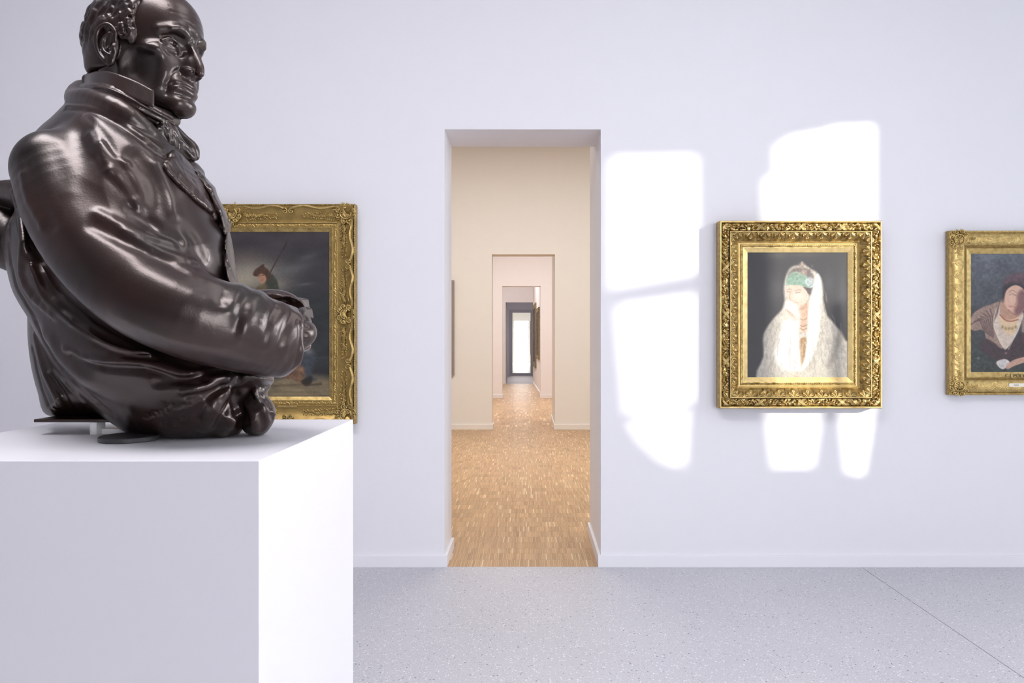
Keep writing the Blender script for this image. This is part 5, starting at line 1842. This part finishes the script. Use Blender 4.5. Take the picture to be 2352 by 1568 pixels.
# the sculptor's scratched signature and the year, cut into the cloth
for st in ([(330, 958), (338, 949), (342, 958), (334, 962), (348, 955)], [(345, 950), (354, 955), (350, 946), (358, 944)], [(360, 944), (364, 952), (369, 941), (373, 951), (378, 938)],
           [(377, 924), (381, 938), (384, 946)], [(379, 935), (392, 929)], [(394, 925), (398, 938)], [(402, 938), (405, 931), (409, 937)], [(411, 929), (413, 935), (418, 929)],
           [(419, 930), (424, 926), (423, 934), (430, 929)], [(433, 924), (437, 930), (442, 921)], [(446, 920), (451, 924), (457, 917), (463, 919)]):
    S_(st, 2.9, -4.2, 3)
for st in ([(371, 966), (374, 977)], [(386, 966), (380, 963), (378, 968), (388, 972), (391, 978), (384, 980), (382, 973), (386, 966)],
           [(409, 960), (401, 962), (402, 968), (409, 968), (410, 974), (403, 976)], [(424, 955), (417, 953), (416, 960), (422, 962), (424, 955), (425, 966), (419, 975)]):
    S_(st, 2.9, -4.2, 3)
sl, g = ck.win((-2, -9, 0), (2, 0, 3))
ck.put(sl, (np.float32(PTOP + 0.0012) - g[2] + 0 * g[0] * g[1]), '&', 0.002)
ck.mesh('cloak', M_BRONZE, bust)
bp = Vol((-1.24, 1.66 - D, 1.22), (-0.80, 2.04 - D, 1.56), 0.0030)
bp.pillow([(62, 720), (64, 786), (72, 846), (86, 900), (106, 952), (180, 955), (300, 955), (330, 900), (220, 800), (120, 720)], 1.845, 0.11, 0.05)
bp.draw([(80, 770), (100, 850), (140, 930)], 9, 6)
bp.draw([(74, 800), (92, 880), (116, 940)], 7, -5)
bp.draw([(112, 860), (150, 920), (170, 950)], 8, -6)
bp.mesh('cloak_back', M_BRONZE, bust)
kn = Vol((-0.74, 1.58 - D, PTOP - 0.012), (-0.50, 1.92 - D, 1.40), 0.0024)
kn.pillow([(562, 880), (552, 920), (552, 970), (564, 994), (593, 1000), (613, 992), (629, 968), (634, 948), (629, 928), (614, 905), (622, 884), (600, 866), (578, 862)], 1.735, 0.065, 0.05)
kn.draw([(566, 880), (562, 920), (576, 950), (586, 990)], 7, 7)
kn.draw([(578, 890), (596, 918), (614, 940), (630, 950)], 5, 6)
kn.draw([(572, 896), (584, 930), (600, 960), (606, 985)], 7, -10)
kn.draw([(586, 880), (604, 890), (618, 884)], 6, -7)
kn.draw([(600, 908), (618, 930), (626, 960)], 5, -5)
sl, g = kn.win((-2, -9, 0), (2, 0, 3))
kn.put(sl, (np.float32(PTOP + 0.0012) - g[2] + 0 * g[0] * g[1]), '&', 0.002)
kn.mesh('cloak_knot', M_BRONZE, bust)

# ---- hands: the near one comes out of its cuff and closes on the far forearm; the far cuff stands open above it
hn = Vol((-0.66, 1.50 - D, 1.34), (-0.44, 1.90 - D, 1.52), 0.0019)
hn.tubes([(650, 784, 1.64, 46), (686, 768, 1.655, 38), (694, 762, 1.665, 33)], k=8, sq=(1, 1, 1.15))
for py, dd, r in ((738, 1.665, 14.5), (757, 1.66, 15.5), (775, 1.66, 15), (792, 1.665, 13)):
    # knuckle, first and second joints, curling away round the forearm
    hn.tubes([(684, py + 2, dd, r), (697, py, dd + 0.002, r), (702, py + 2, dd + 0.035, r * 0.92), (694, py + 6, dd + 0.062, r * 0.82), (676, py + 9, dd + 0.072, r * 0.70)], k=3)
hn.tubes([(672, 742, 1.66, 17), (688, 722, 1.685, 14), (694, 716, 1.715, 12), (690, 714, 1.74, 10)], k=4)
for py in (748, 766, 784):
    hn.draw([(690, py), (700, py), (706, py + 1)], 2.5, -3)
hn.mesh('hand', M_BRONZE, bust)
fc = Vol((-0.68, 1.56 - D, 1.38), (-0.44, 1.92 - D, 1.52), 0.0022)
fc.tubes([(585, 700, 1.75, 34), (625, 700, 1.735, 36), (652, 703, 1.725, 34), (672, 712, 1.72, 30)], k=6)
fc.tubes([(655, 704, 1.70, 24), (690, 712, 1.70, 24)], '-', k=4)
fc.draw([(590, 682), (625, 676), (650, 680)], 5, 4)
fc.draw([(600, 694), (640, 690), (664, 694)], 4, -5)
fc.mesh('far_cuff', M_BRONZE, bust)
pw = MB()
pa = [P(648, 676, 1.735), P(688, 685, 1.715), P(687, 702, 1.712), P(680, 716, 1.715)]
for q, (c0_, c1_) in enumerate(((P(646, 678, 1.745), P(688, 685, 1.72)), (P(684, 700, 1.73), P(696, 707, 1.715)))):
    n_ = np.array([0.012, 0.030, 0.0])
    dn = np.array([0.004, 0, -0.030 if q == 0 else -0.022])
    b_ = len(pw.v)
    pw.v += [tuple(v) for v in (c0_, c1_, c1_ + n_, c0_ + n_, c0_ + dn, c1_ + dn, c1_ + n_ + dn, c0_ + n_ + dn)]
    pw.f += [[b_ + i for i in f] for f in ([0, 1, 2, 3], [7, 6, 5, 4], [0, 4, 5, 1], [1, 5, 6, 2], [2, 6, 7, 3], [3, 7, 4, 0])]
pw.build('folded_paper', M_BRONZE, bust, bevel=0.0025)

# ---- feet of the bust: dark disc, thin plate and the clear acrylic prop under its overhanging back
ds = MB()
c = P(300, 1011, 1.655)
ring = [(c[0] + 0.058 * math.cos(t), c[1] + 0.070 * math.sin(t)) for t in np.linspace(0, 2 * math.pi, 40, endpoint=False)]
ds.prism(ring, 'z', PTOP, PTOP + 0.010)
dsk = ds.build('foot_disc', paint_mat('dark_slate', (0.055, 0.055, 0.058), 0.35, 0.1), bust, bevel=0.002)
bpz = wz(959.5, 1.80 - D)
p0, p1 = P(115, 960, 1.80), P(300, 960, 1.80)
MB().box(p0[0], p1[0], 1.74 - D, 1.93 - D, bpz - 0.004, bpz + 0.003).build('base_plate', M_BRONZE, bust, bevel=0.0015)
dsk['label'] = 'thin dark grey disc under the bust'
M_ACR = paint_mat('white_acrylic', (0.94, 0.94, 0.92), 0.12, 0.01, 0.0, 3.0, 0.6)
q0, q1 = P(207, 980, 1.75), P(223, 980, 1.75)
MB().box(q0[0], q1[0], 1.748 - D, 1.785 - D, PTOP, bpz - 0.004).build('support_bar', M_ACR, bust, bevel=0.001)['label'] = 'white acrylic support bar'
MB().box(q1[0] + 0.004, q1[0] + 0.10, 1.76 - D, 1.78 - D, PTOP, PTOP + 0.012).build('support_foot', M_ACR, bust, bevel=0.001)
